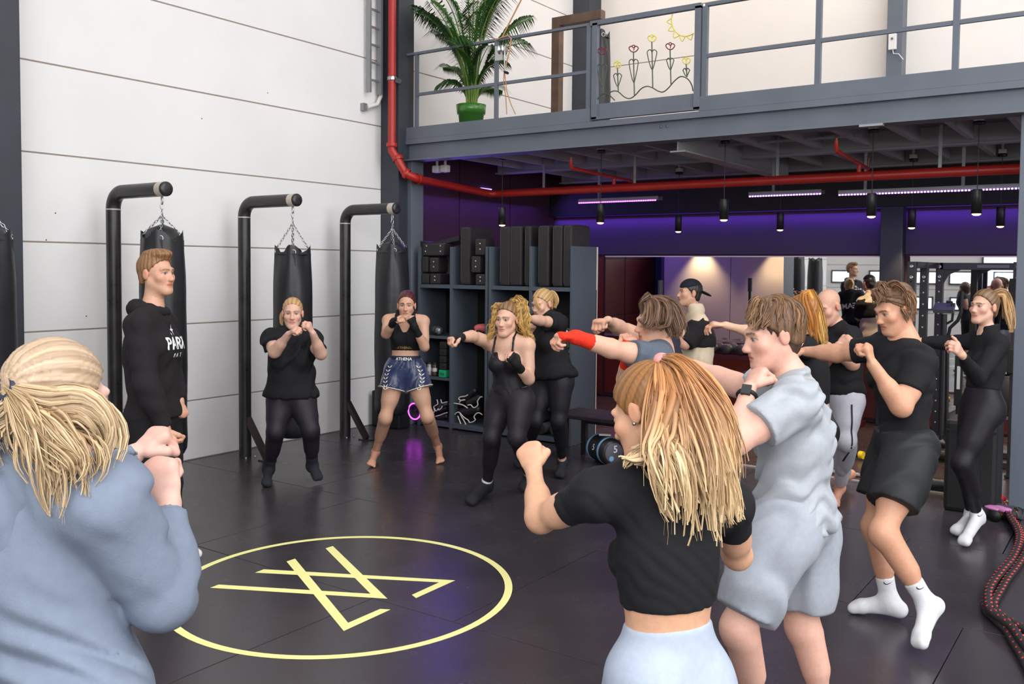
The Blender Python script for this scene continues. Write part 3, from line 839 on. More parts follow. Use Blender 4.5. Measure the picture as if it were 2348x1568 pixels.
    # ---------------------------------------------------------------- hair
    def cap(s, t=.012, c1=None, c2=None, hl_=(.088, .062), side=(.018, -.02), nape=-.075, vol=(0, 0, 0), extra=(), amp=.0025, base=None, freq=150., name='hair', seed=3, locks=None, back=True, sub=()):
        k = s.hs
        n = nrm(np.array([0, hl_[1]-side[1], -(hl_[0]-side[0])])); n = nrm(np.array([0, abs(n[1]), -abs(n[2])]))
        p0 = s.hl(0, .070, hl_[1]+.010); nw = s.Rf[0]*n[0]+s.Rf[1]*n[1]+s.Rf[2]*n[2]
        cf = (p0, nw); cn = (s.hl(0, 0, nape), -s.Rf[2])
        pr = [el(s.hl(vol[0], -.021+vol[1], .040+vol[2]), s.Rf, np.array([.0745+t*.65, .096+t, .085+t])*k, .02, [cf, cn])]
        if back: pr.append(el(s.hl(0, -.05, -.025), s.Rf, np.array([.062+t*.6, .05+t*.6, .07])*k, .02, [cf, cn]))
        for e in extra:
            pr.append(el(s.hl(*e[0]), s.Rf, np.array(e[1])*k, .025, [cf] if (len(e) > 2 and e[2]) else []))
        for e in sub: pr.append(el(s.hl(*e[0]), s.Rf, np.array(e[1])*k, .012, op='s'))
        b = np.asarray(base) if base is not None else s.hl(0, -.02, .13)
        bl = (b-s.hc)@s.Rf.T
        r = np.random.default_rng(seed)
        aw = nrm(b-s.hl(0, -.01, .02)); au = nrm(np.cross(aw, s.Rf[0]+s.Rf[2]*.01)); av = np.cross(aw, au)
        def streak(x, y, z):
            q = np.arctan2(x*au[0]+y*au[1]+z*au[2], x*av[0]+y*av[1]+z*av[2])
            d = np.sqrt(x*x+y*y+z*z)*22
            return .5*np.sin(q*19+np.sin(d)*.8)+.35*np.sin(q*43+1.3+np.sin(d*1.3)*.9)+.25*np.sin(q*87+d)
        def disp(X, Y, Z): return amp*streak(X-b[0], Y-b[1], Z-b[2])
        V, Q = surface(pr, s.hvox, disp)
        c1 = np.array(lin(c1)) if c1 is not None else s.hairc; c2 = np.array(lin(c2)) if c2 is not None else c1*1.6
        P = V-b; m = np.clip(.45+.42*streak(P[:, 0], P[:, 1], P[:, 2]), 0, 1)[:, None]
        cols = c1*(1-m)+c2*m
        parts = [(V, Q, cols)]
        if locks: parts += [lock_mesh(l) for l in locks]
        V, Q, Cc = merge(parts)
        return link(name, np_mesh(name, V, Q, Cc), HAIR, s.root, world_coords=True)
    def ribbons(s, center, widths, N, r=.004, c1=(90, 60, 35), c2=(220, 170, 100), tip=None, seed=1, wav=.0, wf=9., depth=.6, spread=.5, tip_at=.5, curl=0.0, jl=.25, up=None, core=True, nn=14, dens=.9, flat=.24, fine=.5):
        """strands that follow a centre line given in pixels (u, v, depth offset)"""
        rg = np.random.default_rng(seed)
        Cp = np.array([q if isinstance(q, np.ndarray) else at(q[0], q[1], s.D+(q[2] if len(q) > 2 else 0)) for q in center])
        n = len(Cp)
        tt = np.linspace(0, n-1, nn)
        def ci(arr, t):            # Catmull-Rom
            i = int(min(max(math.floor(t), 0), n-2)); u = t-i
            p0, p1, p2, p3 = arr[max(i-1, 0)], arr[i], arr[i+1], arr[min(i+2, n-1)]
            return .5*((2*p1)+(p2-p0)*u+(2*p0-5*p1+4*p2-p3)*u*u+(3*p1-p0-3*p2+p3)*u**3)
        Wd = np.array(widths, float)
        cl = np.array([ci(Cp, t) for t in tt]); wl = np.array([ci(Wd, t) for t in tt])
        tg = np.gradient(cl, axis=0); tg /= np.linalg.norm(tg, axis=1)[:, None]+1e-9
        sx = np.cross(tg, FW); sx /= np.linalg.norm(sx, axis=1)[:, None]+1e-9
        sy = np.cross(sx, tg)
        NF = int(N*fine*1.6); N = max(6, int(N*dens)); r = r*1.4*math.sqrt(.9/dens); out = []; a1 = np.array(lin(c1)); a2 = np.array(lin(c2)); a3 = np.array(lin(tip)) if tip else a2
        tq = np.clip((np.linspace(0, 1, nn)-tip_at)/.5+.5, 0, 1)[:, None]; cA = a1*.75+a2*.25; cB = a1*.6+a3*.4
        kc = max(4, int(nn*(1-jl*.75)))
        if core: out.append(((cl-sy*0)[:kc], (wl*.62*np.r_[np.ones(nn-4), .9, .75, .5, .2])[:kc]*np.r_[np.ones(kc-2), .7, .25], (cA*(1-tq)+cB*tq)[:kc], 12, depth))
        ncl = max(4, N//4); OC = rg.uniform(-1, 1, (ncl, 2)); OC /= np.maximum(1, np.linalg.norm(OC, axis=1))[:, None]; LC = 1-rg.uniform(0, jl, ncl); PC = rg.uniform(0, 6.28, ncl)
        for i in range(N+NF):
            while True:
                o = rg.uniform(-1, 1, 2)
                if o@o <= 1: break
            ic = rg.integers(ncl); ln = min(1, LC[ic]+rg.uniform(-.06, .06)); kk = max(4, int(nn*ln+.5))
            ph = PC[ic]+rg.uniform(-.5, .5); am = wav*rg.uniform(.5, 1.4)
            t = np.linspace(0, 1, nn)
            oo = OC[ic][None, :]*(1-(.35*(1-t))[:, None])+o[None, :]*(.35*(1-t)+.13)[:, None]
            off = sx*(oo[:, 0]*wl)[:, None]+sy*(oo[:, 1]*wl*depth)[:, None]
            wv = sx*(np.sin(t*wf+ph)*am*t)[:, None]+sy*(np.cos(t*wf*1.1+ph)*am*t*.7)[:, None]
            if curl: wv += sx*(np.sin(t*wf*3+ph)*curl)[:, None]+sy*(np.cos(t*wf*3+ph)*curl)[:, None]
            pts = (cl+off+wv)[:kk]
            m = rg.uniform(0, 1); thin = i >= N
            rr = r*rg.uniform(.6, 1.5)*np.minimum(1, np.linspace(.35, 3, kk))*np.maximum(np.linspace(1.15, .0, kk), .06)**.6
            tq = np.clip((t[:kk]-tip_at)/.5+.5, 0, 1)[:, None]
            cA = a1*(1-m)+a2*m; cB = a1*(1-.3-.7*m)+a3*(.3+.7*m)
            out.append((pts+sy[:kk]*(r*.5 if thin else 0)*np.sign(oo[:kk, 1:2]), rr*(.24 if thin else 1), cA*(1-tq)+cB*tq, 3 if thin else 5, .9 if thin else flat))
        return out
def lock_mesh(l, n=3):
    fl = .6
    if len(l) == 5: n, fl = l[3], l[4]
    pts, rr, cc = l[:3]; m = len(pts); V = np.zeros((m*n, 3)); prev = None
    tg = np.gradient(pts, axis=0)
    for i in range(m):
        d = nrm(tg[i]); x = np.cross(d, FW) if prev is None else prev-d*np.dot(prev, d)
        if np.linalg.norm(x) < 1e-4: x = np.cross(d, (0, 0, 1))
        x = nrm(x); prev = x; y = np.cross(d, x)
        for k in range(n):
            a = 2*PI*k/n; V[i*n+k] = pts[i]+(x*math.cos(a)+y*math.sin(a)*fl)*rr[i]
    Q = np.array([(i*n+k, i*n+(k+1) % n, (i+1)*n+(k+1) % n, (i+1)*n+k) for i in range(m-1) for k in range(n)], np.int32)
    return V, Q, np.repeat(cc, n, 0)
def star4(r, k=.32):
    me = bpy.data.meshes.new('star'); pts = []
    for i in range(8):
        a = PI/2+i*PI/4; q = r if i % 2 == 0 else r*k; pts.append((q*math.cos(a)*.8, q*math.sin(a), 0))
    me.from_pydata(pts, [], [tuple(range(8))]); return me
def poly_mesh(pts):
    me = bpy.data.meshes.new('mark'); me.from_pydata([(x, y, 0) for x, y in pts], [], [tuple(range(len(pts)))]); return me
def swoosh(w):
    up = [(-.5, .12), (-.42, -.02), (-.3, -.08), (-.1, -.06), (.5, .22)]; lo = [(.1, -.02), (-.15, -.14), (-.34, -.17), (-.48, -.1), (-.52, .02)]
    return poly_mesh([(x*w, y*w) for x, y in up+lo])
def disc(r, n=16): return poly_mesh([(r*math.cos(2*PI*i/n), r*math.sin(2*PI*i/n)) for i in range(n)])
# ------------------------------------------------------------------ punch bag stands and bags
SX, AX, AZ = .274, .955, 2.345
def chain(a, b, parent, link_l=.034, r=.0032, name='chain'):
    a = np.asarray(a, float); b = np.asarray(b, float); L = np.linalg.norm(b-a); n = max(2, int(L/(link_l*.72))); d = nrm(b-a)
    x = nrm(np.cross(d, (.3, .9, .2))); y = np.cross(d, x); m = MB()
    for i in range(n):
        c = a+(b-a)*((i+.5)/n); s = x if i % 2 else y; h = link_l*.5; w = link_l*.26
        pts = []
        for k in range(10):
            t = 2*PI*k/10; pts.append(c+d*(math.cos(t)*h)+s*(math.sin(t)*w))
        m.tube(pts, r, 5, closed=True)
    return m.build(name, CHROME, parent, wc=True)
def stand(y, label, group='pipe stands for punch bags along the white wall'):
    t = thing('bag_stand', label, 'bag stand', (SX, y, 0), group)
    R = .13
    MB().tube([(SX, y, .0), (SX, y, AZ-R)], .056, 20).build('pole', PIPEBLK, t, wc=True)
    MB().tube(arc((SX+R, y, AZ-R), R, PI, PI/2, (1, 0, 0), (0, 0, 1), 8), .056, 20).build('elbow', PIPEBLK, t, wc=True)
    MB().tube([(SX+R, y, AZ), (AX-.05, y, AZ)], .056, 20).build('arm', PIPEBLK, t, wc=True)
    MB().tube([(AX-.05, y, AZ), (AX+.02, y, AZ)], .0562, 20).build('bare_band', BAREST, t, wc=True)
    MB().lathe([(.0565, 0), (.0565, .012), (.05, .022), (.03, .028), (0, .03)], (AX+.02, y, AZ), 20, (1, 0, 0)).build('end_cap', PIPEBLK, t, wc=True)
    MB().tube([(SX, y, AZ-R-.01), (SX, y, AZ-R)], .0585, 20).build('weld_ring', BAREST, t, wc=True)
    MB().bar((SX+.04, y, .36), (SX+.31, y, .012), .05, .05, (0, 1, 0)).build('brace', mat('brown_raw_steel', (66, 56, 54), .4, metal=.5), t, wc=True)
    MB().box((SX+.24, y-.05, 0), (SX+.38, y+.05, .01)).build('foot_plate', PIPEBLK, t, wc=True)
    for dx, dy in ((-.05, .075), (.075, -.05), (.075, .05)): MB().lathe([(.009, .0), (.009, .012), (0, .014)], (SX+dx, y+dy, 0), 8).build('bolt', CHROME, t, wc=True)
    return t
def bag(x, y, z0, z1, r, hook, label, pinch=.12, phase=.4, taper=.96, crown=.0, group='black punch bags'):
    t = thing('punch_bag', label, 'punch bag', (x, y, z0), group)
    n = 48; rings = []
    H = z1-z0
    prof = [(.0, 0), (.55, .0), (.85, .02), (.97, .06), (1.0, .12)]+[(1.0-.02*math.sin(q*9), .12+(H-.12-.42)*q) for q in np.linspace(.1, 1, 8)]+[(.99, H-.3), (.97, H-.2), (.94, H-.1), (.92, H)]
    vs = []; fs = []
    for (k, h) in prof:
        tp = max(0, (h-(H-.40))/.40)
        for i in range(n):
            a = 2*PI*i/n+phase
            w = 1-pinch*tp**1.3*(.5-.5*math.cos(4*a+PI))*1.2-.02*tp*math.sin(9*a)
            hh = h+(tp**3)*(.035*math.cos(4*a+PI)+.006*math.sin(11*a))+crown*tp**4*0
            rr = r*k*w*(taper+(1-taper)*min(1, (H-h)/.6))
            vs.append((x+rr*math.cos(a), y+rr*math.sin(a), z0+hh))
    m = len(prof)
    for j in range(m-1):
        for i in range(n): fs.append((j*n+i, j*n+(i+1) % n, (j+1)*n+(i+1) % n, (j+1)*n+i))
    b = MB().add(vs, fs, True)
    vs2 = [(x+r*.86*math.cos(2*PI*i/n), y+r*.86*math.sin(2*PI*i/n), z0+H-.05) for i in range(n)]
    b.add(vs2+[(x, y, z0+H-.02+crown*1.5)]+[(x+r*.6*math.cos(2*PI*i/n), y+r*.6*math.sin(2*PI*i/n), z0+H-.03+crown) for i in range(n)], [(n+1+i, n+1+(i+1) % n, n) for i in range(n)]+[(i, (i+1) % n, n+1+(i+1) % n, n+1+i) for i in range(n)], True)
    b.build('bag_body', LEATHER, t, wc=True)
    top = np.array([x, y, hook])
    MB().tube([(x+.011*math.cos(q), y, hook-.035+.03*math.sin(q)) for q in np.linspace(0, 2*PI*.9, 12)], .005, 6, closed=True).build('hook', CHROME, t, wc=True)
    chain(top-np.array([0, 0, .055]), top-np.array([0, 0, .15]), t, .05, .0036, 'hanger_link')
    node = top-np.array([0, 0, .15])
    for k in range(4):
        a = PI/4+k*PI/2+.1
        p = np.array([x+r*.80*math.cos(a), y+r*.80*math.sin(a), z1-.02])
        chain(node, p+np.array([0, 0, .02]), t)
        d = np.array([math.cos(a), math.sin(a), 0])
        pts = [p+np.cross(d, (0, 0, 1))*.02*math.cos(q)+np.array([0, 0, .02*math.sin(q)-.01])+d*.012 for q in np.linspace(0, 2*PI*.92, 11)]
        MB().tube(pts, .0038, 6, closed=True).build('ring', CHROME, t, wc=True)
        MB().obox(p+d*.013*r/.17-np.array([0, 0, .075]), np.cross(d, (0, 0, 1)), (0, 0, 1), d, .017, .055, .004).build('strap', BLACK, t, wc=True)
    return t
SY = [1.59, 2.86, 4.137, 5.418, 6.69]
SL = ['pipe stand standing beyond the column, out at the far left', 'pipe stand behind the dark left column', 'pipe stand behind the man in the black hoodie, nearest of three', 'pipe stand in the middle of three, left of the fair-haired woman', 'pipe stand next to the dark corner column, farthest of three']
BL = ['punch bag hanging nearest the door wall, seen in the mirror', 'punch bag at the left edge of the picture', 'punch bag behind the man in the black hoodie', 'punch bag behind the fair-haired woman in the black T-shirt', 'punch bag behind the red-haired woman, nearest the corner column']
for i, y in enumerate(SY):
    stand(y, SL[i], )
    z0 = (.32, .32, .30, .26, .29)[i]; z1 = (1.93, 1.97, 2.0, 1.92, 1.96)[i]
    bag(.93, y, z0, z1, .172, AZ-.05, BL[i], pinch=(.1, .08, .04, .16, .12)[i], phase=(.2, .5, .2, .5, .3)[i], crown=(0, .05, .07, 0, .06)[i])

# ------------------------------------------------------------------ red sprinkler pipe
t = thing('sprinkler_pipe', 'red sprinkler main running down the corner and back under the gallery', 'pipe', (.24, 7.44, 0))
PX, PY = .235, 7.43
MB().tube([(PX, PY, 3.1), (PX, PY, ZR)], .043, 16).build('riser', RED, t, wc=True)
p1, p2, p3 = np.array([PX, PY, 3.1]), np.array([PX+.1, PY+.02, 2.9]), np.array([.42, 7.55, 2.76])
MB().tube([p1, p1-np.array([0, 0, .06]), p2, p3+np.array([-.06, -.04, .03]), p3, p3+np.array([.0, .1, -.02])], .045, 14).build('elbow', RED, t, wc=True)
for c, d in ((p1, (0, 0, 1)), (p2+np.array([-.03, 0, .05]), (-.4, 0, .9)), (p3+np.array([-.05, -.03, .03]), (-.7, -.4, .5)), (p3+np.array([0, .1, -.02]), (0, 1, 0))):
    MB().lathe([(.058, -.022), (.06, -.02), (.06, .02), (.058, .022)], c, 16, d).build('coupling', RED, t, wc=True)
MB().tube([p3+np.array([0, .1, -.02]), (.42, 8.85, 2.68), (.46, 8.96, 2.67), (.57, 9.0, 2.67), (XR, 9.0, 2.67)], .045, 14).build('run', RED, t, wc=True)
MB().lathe([(.05, -.02), (.052, -.015), (.052, .015), (.05, .02)], (PX, PY, 3.82), 16).build('clamp', CHROME, t, wc=True)
MB().bar((PX+.05, PY, 3.80), (PX+.1, PY+.04, 3.78), .03, .05).build('clamp_bracket', BLACKM, t, wc=True)
for x in (1.2, 2.4, 4.0, 5.5): MB().bar((x, 9.0, 2.7), (x, 9.0, 3.1), .012, .03).build('hanger', GALV, t, wc=True)
for (x, label) in ((2.1, 'thin red branch pipe with sprinkler heads, left'), (4.75, 'thin red branch pipe with sprinkler head above the bald man')):
    b = thing('sprinkler_branch', label, 'pipe', (x, 9, 2.7))
    MB().tube([(x+.12, 7.95, 2.88), (x+.12, 7.95, 2.80), (x+.12, 8.0, 2.79), (x, 9.5, 2.79)], .018, 10).build('branch', RED, b, wc=True)
    MB().tube([(x+.04, 9.0, 2.69), (x+.04, 9.0, 2.79)], .022, 10).build('riser', RED, b, wc=True)
    for (hx, hy) in ((x+.12, 7.95), (x, 9.5)):
        MB().tube([(hx, hy, 2.79), (hx, hy, 2.90)], .012, 8).lathe([(.022, .0), (.024, .004), (0, .006)], (hx, hy, 2.91), 8).build('sprinkler_head', mat('brass_head', (120, 90, 60), .4, metal=.7), b, wc=True)

# ------------------------------------------------------------------ pendant lamps
LAMP_E = mat('warm_lamp_glow', (255, 214, 150), .4, emit=((255, 205, 130), 9.0))
def pendant(x, y, label):
    t = thing('pendant_lamp', label, 'lamp', (x, y, 2.25), 'black cylinder pendant lamps under the gallery')
    MB().lathe([(.0, .0), (.045, .0), (.045, .03), (0, .031)], (x, y, 2.975), 14).build('ceiling_rose', BLACKM, t, wc=True)
    MB().box((x-.035, y-.035, 3.005), (x+.035, y+.035, 3.05)).box((x-.012, y-.012, 3.05), (x+.012, y+.012, 3.13)).build('junction_box', WHITEP, t, wc=True)
    MB().tube([(x, y, 2.98), (x, y, 2.45)], .004, 6).build('cable', BLACKM, t, wc=True)
    MB().lathe([(0, .2), (.04, .2), (.042, .195), (.042, .0), (.036, .0), (.036, .02)], (x, y, 2.25), 18).build('lamp_shade', BLACKM, t, wc=True)
    MB().lathe([(0, -.016), (.02, -.014), (.033, -.006), (.036, .004)], (x, y, 2.25), 16).build('lens', LAMP_E, t, wc=True)
    l = bpy.data.lights.new('pendant_spot', 'SPOT'); l.energy = 95; l.color = (1, .74, .42); l.spot_size = 1.5; l.spot_blend = .8; l.shadow_soft_size = .04
    o = bpy.data.objects.new('pendant_spot', l); COL.objects.link(o); o.parent = t; o.location = (0, 0, -.03)
for x, lb in ((1.09, 'over the shelf pads'), (2.36, 'right of the shelf, front row'), (3.72, 'in the middle of the front row'), (5.08, 'in the front row before the dark column'), (5.91, 'in the front row nearest the right column')):
    pendant(x, 8.32, 'black cylinder pendant lamp '+lb)
for x, lb in ((2.13, 'leftmost of the back row'), (3.45, 'second of the back row, above the mirror seam'), (4.92, 'in the back row right of the dark column'), (5.79, 'rightmost of the back row')):
    pendant(x, 10.72, 'black cylinder pendant lamp '+lb)

# ------------------------------------------------------------------ cable trays with violet LED strips
VIOLET = mat('violet_led', (214, 150, 255), .4, emit=((196, 130, 255), 6.0))
PINK = mat('magenta_led', (230, 120, 255), .4, emit=((220, 100, 255), 6.0))
BLUEL = mat('blue_violet_led', (160, 150, 255), .4, emit=((140, 120, 255), 5.0))
def tray(x0, x1, y, z, label, m, power, col=(.36, .22, 1.0)):
    t = thing('cable_tray', label, 'cable tray', (x0, y, z))
    MB().box((x0, y-.06, z+.02), (x1, y+.06, z+.024)).box((x0, y-.062, z+.02), (x1, y-.058, z+.06)).box((x0, y+.058, z+.02), (x1, y+.062, z+.06)).build('tray', GALV, t, wc=True)
    k = int((x1-x0)/.03); mb = MB()
    for i in range(k): mb.box((x0+i*.03+.006, y-.068, z+.006), (x0+i*.03+.024, y-.056, z+.02))
    o = mb.build('led_strip', m, t, wc=True); o['kind'] = 'stuff'
    for x in np.arange(x0+.25, x1, .9): MB().bar((x, y, z+.02), (x, y, 3.1), .006, .03).build('hanger', GALV, t, wc=True)
    l = bpy.data.lights.new('led_glow', 'AREA'); l.shape = 'RECTANGLE'; l.size = x1-x0; l.size_y = .03; l.energy = power; l.color = col
    o = bpy.data.objects.new('led_glow', l); COL.objects.link(o); o.parent = t; o.location = ((x1-x0)/2, -.03, -.004)
    o.rotation_euler = (math.radians(12), 0, 0)
    return t
tray(4.45, 6.25, 9.6, 2.53, 'perforated cable tray with white-violet LED strip, right of the middle', VIOLET, 9)
tray(3.50, 4.28, 9.6, 2.55, 'short cable tray with violet LED strip in the middle', VIOLET, 4)
tray(1.35, 2.42, 9.6, 2.55, 'cable tray with pink LED strip behind the shelf', PINK, 1.5, (.5, .2, 1.0))
t = thing('led_bar', 'violet LED bars along the dark left wall under the gallery', 'light strip', (.06, 8.1, 2.77))
for y0, y1 in ((8.05, 8.75), (9.28, 9.5)):
    MB().box((.046, y0, 2.765), (.066, y1, 2.785)).build('led_segment', BLUEL, t, wc=True)
l = bpy.data.lights.new('led_glow', 'AREA'); l.shape = 'RECTANGLE'; l.size = .03; l.size_y = 2.6; l.energy = 22; l.color = (.22, .12, 1.0)
o = bpy.data.objects.new('led_glow', l); COL.objects.link(o); o.parent = t; o.location = (.10, 1.2, -.05); o.rotation_euler = (0, math.radians(-40), 0)
for i, x in enumerate((.41, .53)):
    t = thing('emergency_lamp', ('left', 'right')[i]+' of two small white lamp heads under the gallery corner', 'lamp', (x, 7.98, 2.86), 'two white emergency lamps')
    MB().box((x-.045, 7.95, 2.84), (x+.045, 8.03, 2.92), .012).build('lamp_head', WHITEP, t, wc=True)
    MB().bar((x, 7.99, 2.92), (x, 7.99, 3.0), .02).build('bracket', WHITEP, t, wc=True)

# ------------------------------------------------------------------ wall ladder and conduit
t = thing('wall_ladder', 'grey steel ladder fixed high on the white wall beside the corner column', 'ladder', (.06, 7.3, 3.7))
for y in (7.24, 7.41): MB().box((.04, y-.012, 3.66), (.10, y+.012, ZR)).build('rail', GALV, t, wc=True)
for z in np.arange(3.80, ZR, .19): MB().bar((.07, 7.25, z), (.07, 7.40, z), .03, .018).build('rung', GALV, t, wc=True)
t = thing('conduit_pipe', 'pale grey cable conduit curving down the wall beside the ladder', 'conduit', (.05, 7.45, 3.4))
MB().tube([(.04, 7.46, ZR-.02), (.04, 7.46, 3.8), (.05, 7.45, 3.65), (.06, 7.38, 3.55), (.05, 7.24, 3.50)], .022, 10).build('conduit', WHITEP, t, wc=True)
MB().box((.003, 7.18, 3.46), (.05, 7.24, 3.54)).build('wall_bracket', GALV, t, wc=True)

# ------------------------------------------------------------------ gallery railing, gate, plant, winch
RY = YM+.02
t = thing('gallery_railing', 'dark grey steel railing along the gallery edge', 'railing', (.2, RY, 3.18))
ZH = 4.10
for x in (.40, 1.49, 2.60, 3.79, 4.79, 5.83, 6.9, 7.9):
    w = .045 if x > 3.7 or x in (2.60,) else .035
    MB().box((x-w/2, RY-w/2, 3.19), (x+w/2, RY+w/2, ZH)).build('post', STEEL, t, wc=True)
for a, b in ((.18, 2.60), (3.79, 9.0)):
    MB().box((a, RY-.022, ZH), (b, RY+.022, ZH+.025)).build('handrail', STEEL, t, wc=True)
xs = [.40, 1.49, 2.60]
for a, b in list(zip(xs[:-1], xs[1:]))+[(3.79, 4.79), (4.79, 5.83), (5.83, 6.9), (6.9, 7.9)]:
    MB().box((a, RY-.014, 3.65), (b, RY+.014, 3.68)).build('mid_rail', STEEL, t, wc=True)
g = thing('gallery_gate', 'railing gate decorated with wire flowers, hills and a yellow sun', 'gate', (2.66, RY, 3.2))
GY = RY-.01
for nm, lo, hi in (('gate_stile', (2.645, 3.2), (2.70, 4.11)), ('gate_stile', (3.70, 3.2), (3.755, 4.11)), ('gate_top', (2.62, 4.09), (3.755, 4.135)), ('gate_bottom', (2.645, 3.195), (3.755, 3.22))):
    MB().box((lo[0], GY-.025, lo[1]), (hi[0], GY+.025, hi[1])).build(nm, STEEL, g, wc=True)
MB().box((2.70, GY-.004, 3.22), (3.70, GY+.004, 3.345)).build('gate_toe_plate', STEEL, g, wc=True)
WGRN = mat('dark_green_wire', (70, 78, 62), .5); WYEL = mat('yellow_wire', (226, 210, 70), .5); WRED = mat('dark_red_wire', (120, 30, 44), .5)
def G(x, y): return ony(1300+x/4.696, y/4.696, GY)
def wire(pts, m, nm, par, r=.0055, closed=False):
    P = np.array([G(*q) for q in pts]); n = len(P)
    if n > 2:
        out = []
        for i in range(n if closed else n-1):
            p0, p1, p2, p3 = (P[(i-1) % n], P[i], P[(i+1) % n], P[(i+2) % n]) if closed else (P[max(i-1, 0)], P[i], P[i+1], P[min(i+2, n-1)])
            for u in np.linspace(0, 1, 5)[:-1]: out.append(.5*((2*p1)+(p2-p0)*u+(2*p0-5*p1+4*p2-p3)*u*u+(3*p1-p0-3*p2+p3)*u**3))
        if not closed: out.append(P[-1])
        P = out
    return MB().tube(list(P), r, 6, closed=closed).build(nm, m, par, wc=True)
wire([(305, 1105), (355, 1035), (400, 1010), (450, 1020), (515, 1080)], WGRN, 'wire_hill', g)
wire([(440, 1010), (500, 980), (555, 990), (620, 1045), (680, 1060), (740, 1020), (800, 955), (860, 930), (920, 945), (980, 980), (1035, 990), (1090, 950), (1150, 880), (1210, 830), (1260, 828), (1310, 860), (1345, 920), (1357, 980)], WGRN, 'wire_hill', g)
for (x, yt, yb, fy, c, ly0, ly1, lw, fw) in ((380, 590, 1005, 550, WRED, 690, 940, 52, 46), (545, 725, 985, 697, WYEL, 790, 935, 46, 38), (718, 560, 1025, 525, WRED, 638, 895, 52, 50), (916, 450, 945, 413, WYEL, 535, 755, 55, 45), (1112, 525, 905, 498, WRED, 625, 755, 42, 48), (1285, 685, 830, 655, WYEL, 735, 825, 40, 42)):
    s = wire([(x-2, yt), (x+8, yb)], WGRN, 'flower_stem', g)
    for sg in (-1, 1):
        wire([(x, ly0+28), (x+sg*lw*.35, ly0), (x+sg*lw*.9, ly0+20), (x+sg*lw*.85, ly0+70*(ly1-ly0)/240), (x+sg*lw*.35, ly1-50*(ly1-ly0)/240), (x+4, ly1)], WGRN, 'leaf_loop', s, .0045)
    wire([(x-fw, fy-8), (x-fw*.5, fy-28), (x, fy-10), (x+fw*.5, fy-28), (x+fw, fy-8), (x+fw*.6, fy+25), (x, fy+36), (x-fw*.6, fy+25)], c, 'flower_head', s, .005, True)
    wire([(x-fw*.4, fy-25), (x-fw*.1, fy-38), (x+fw*.25, fy-34), (x+fw*.15, fy-12), (x, fy+20)], c, 'petal_loop', s, .0045)
wire([(1138, 150), (1126, 200), (1130, 262), (1165, 335), (1230, 385), (1300, 388), (1365, 360)], WYEL, 'wire_sun', g)
for a, b, c_ in (((1124, 200), (1078, 235), (1122, 262)), ((1128, 282), (1093, 330), (1150, 335)), ((1155, 345), (1150, 408), (1212, 382)), ((1215, 392), (1240, 445), (1272, 398)), ((1292, 396), (1335, 430), (1358, 365))):
    wire([a, ((a[0]+b[0])/2-4, (a[1]+b[1])/2), b, ((b[0]+c_[0])/2, (b[1]+c_[1])/2+4), c_], WYEL, 'sun_ray', g, .0045)
# plant
PXY = np.array([.95, 7.92])
t = thing('potted_palm', 'tall kentia palm in a glossy green pot behind the gallery railing', 'plant', (PXY[0], PXY[1], ZD))
POT = mat('green_glazed_pot', (62, 120, 40), .25, var=(6, .12), coat=.4)
MB().lathe([(0, 0), (.115, 0), (.14, .26), (.155, .26), (.165, .36), (.15, .36), (.14, .3), (0, .3)], (*PXY, ZD), 28).build('pot', POT, t, wc=True)
MB().lathe([(.14, .325), (0, .335)], (*PXY, ZD), 20).build('soil', mat('potting_soil', (50, 38, 28), .95), t, wc=True)
LEAF = mat('palm_leaf', (58, 104, 32), .42, var=(9, .3)); LEAF2 = mat('palm_leaf_dark', (36, 70, 26), .42, var=(9, .25)); STEMG = mat('palm_stem', (104, 132, 52), .5)
rg = random.Random(5)
def frond(a, L, rise, droop, m, hb):
    d = np.array([math.cos(a), math.sin(a), 0]); base = np.array([PXY[0], PXY[1], ZD+.31])+d*rg.uniform(.01, .05)
    N = 30; pts = []
    for i in range(N+1):
        q = i/N; pts.append(base+d*L*(.12*q+.55*q**2.2)+np.array([0, 0, rise*q-droop*q**3]))
    st = MB().tube(pts, [.009*(1-.75*i/N)+.002 for i in range(N+1)], 5).build('frond_stem', STEMG, t, wc=True)
    sd = np.cross(d, (0, 0, 1)); mb = MB()
    i0 = int(N*hb)
    for i in range(i0, N+1):
        for hf in (0, .5):
            q = (i+hf)/N
            if q > 1: continue
            k = min(i, N-1); p = pts[k]*(1-hf)+pts[k+1]*hf; tg = nrm(pts[min(k+1, N)]-pts[k])
            ll = L*.42*math.sin(PI*min(1, .12+.86*(q-hb)/(1-hb)))**.7*rg.uniform(.85, 1.1)+.03
            for s_ in (-1, 1):
                o = nrm(sd*s_*.8+tg*.75+np.array([0, 0, .22])); e1 = p+o*ll*.5; e2 = p+o*ll+np.array([0, 0, -ll*.6])
                w = nrm(np.cross(o, (0, 0, 1)))*.0085
                mb.add([p, e1-w, e1+w, e2], [(0, 1, 3, 2)])
    f = mb.build('frond_leaflets', m, st, wc=True); f['kind'] = 'stuff'
for i in range(22):
    a = i*2.4+rg.uniform(-.25, .25)
    frond(a, rg.uniform(.62, .95), rg.uniform(1.0, 2.0), rg.uniform(.15, .45), LEAF if i % 2 else LEAF2, .45)
for i in range(7): frond(i*.9+.4, rg.uniform(.45, .7), rg.uniform(.35, .8), rg.uniform(.1, .3), LEAF if i % 2 else LEAF2, .35)
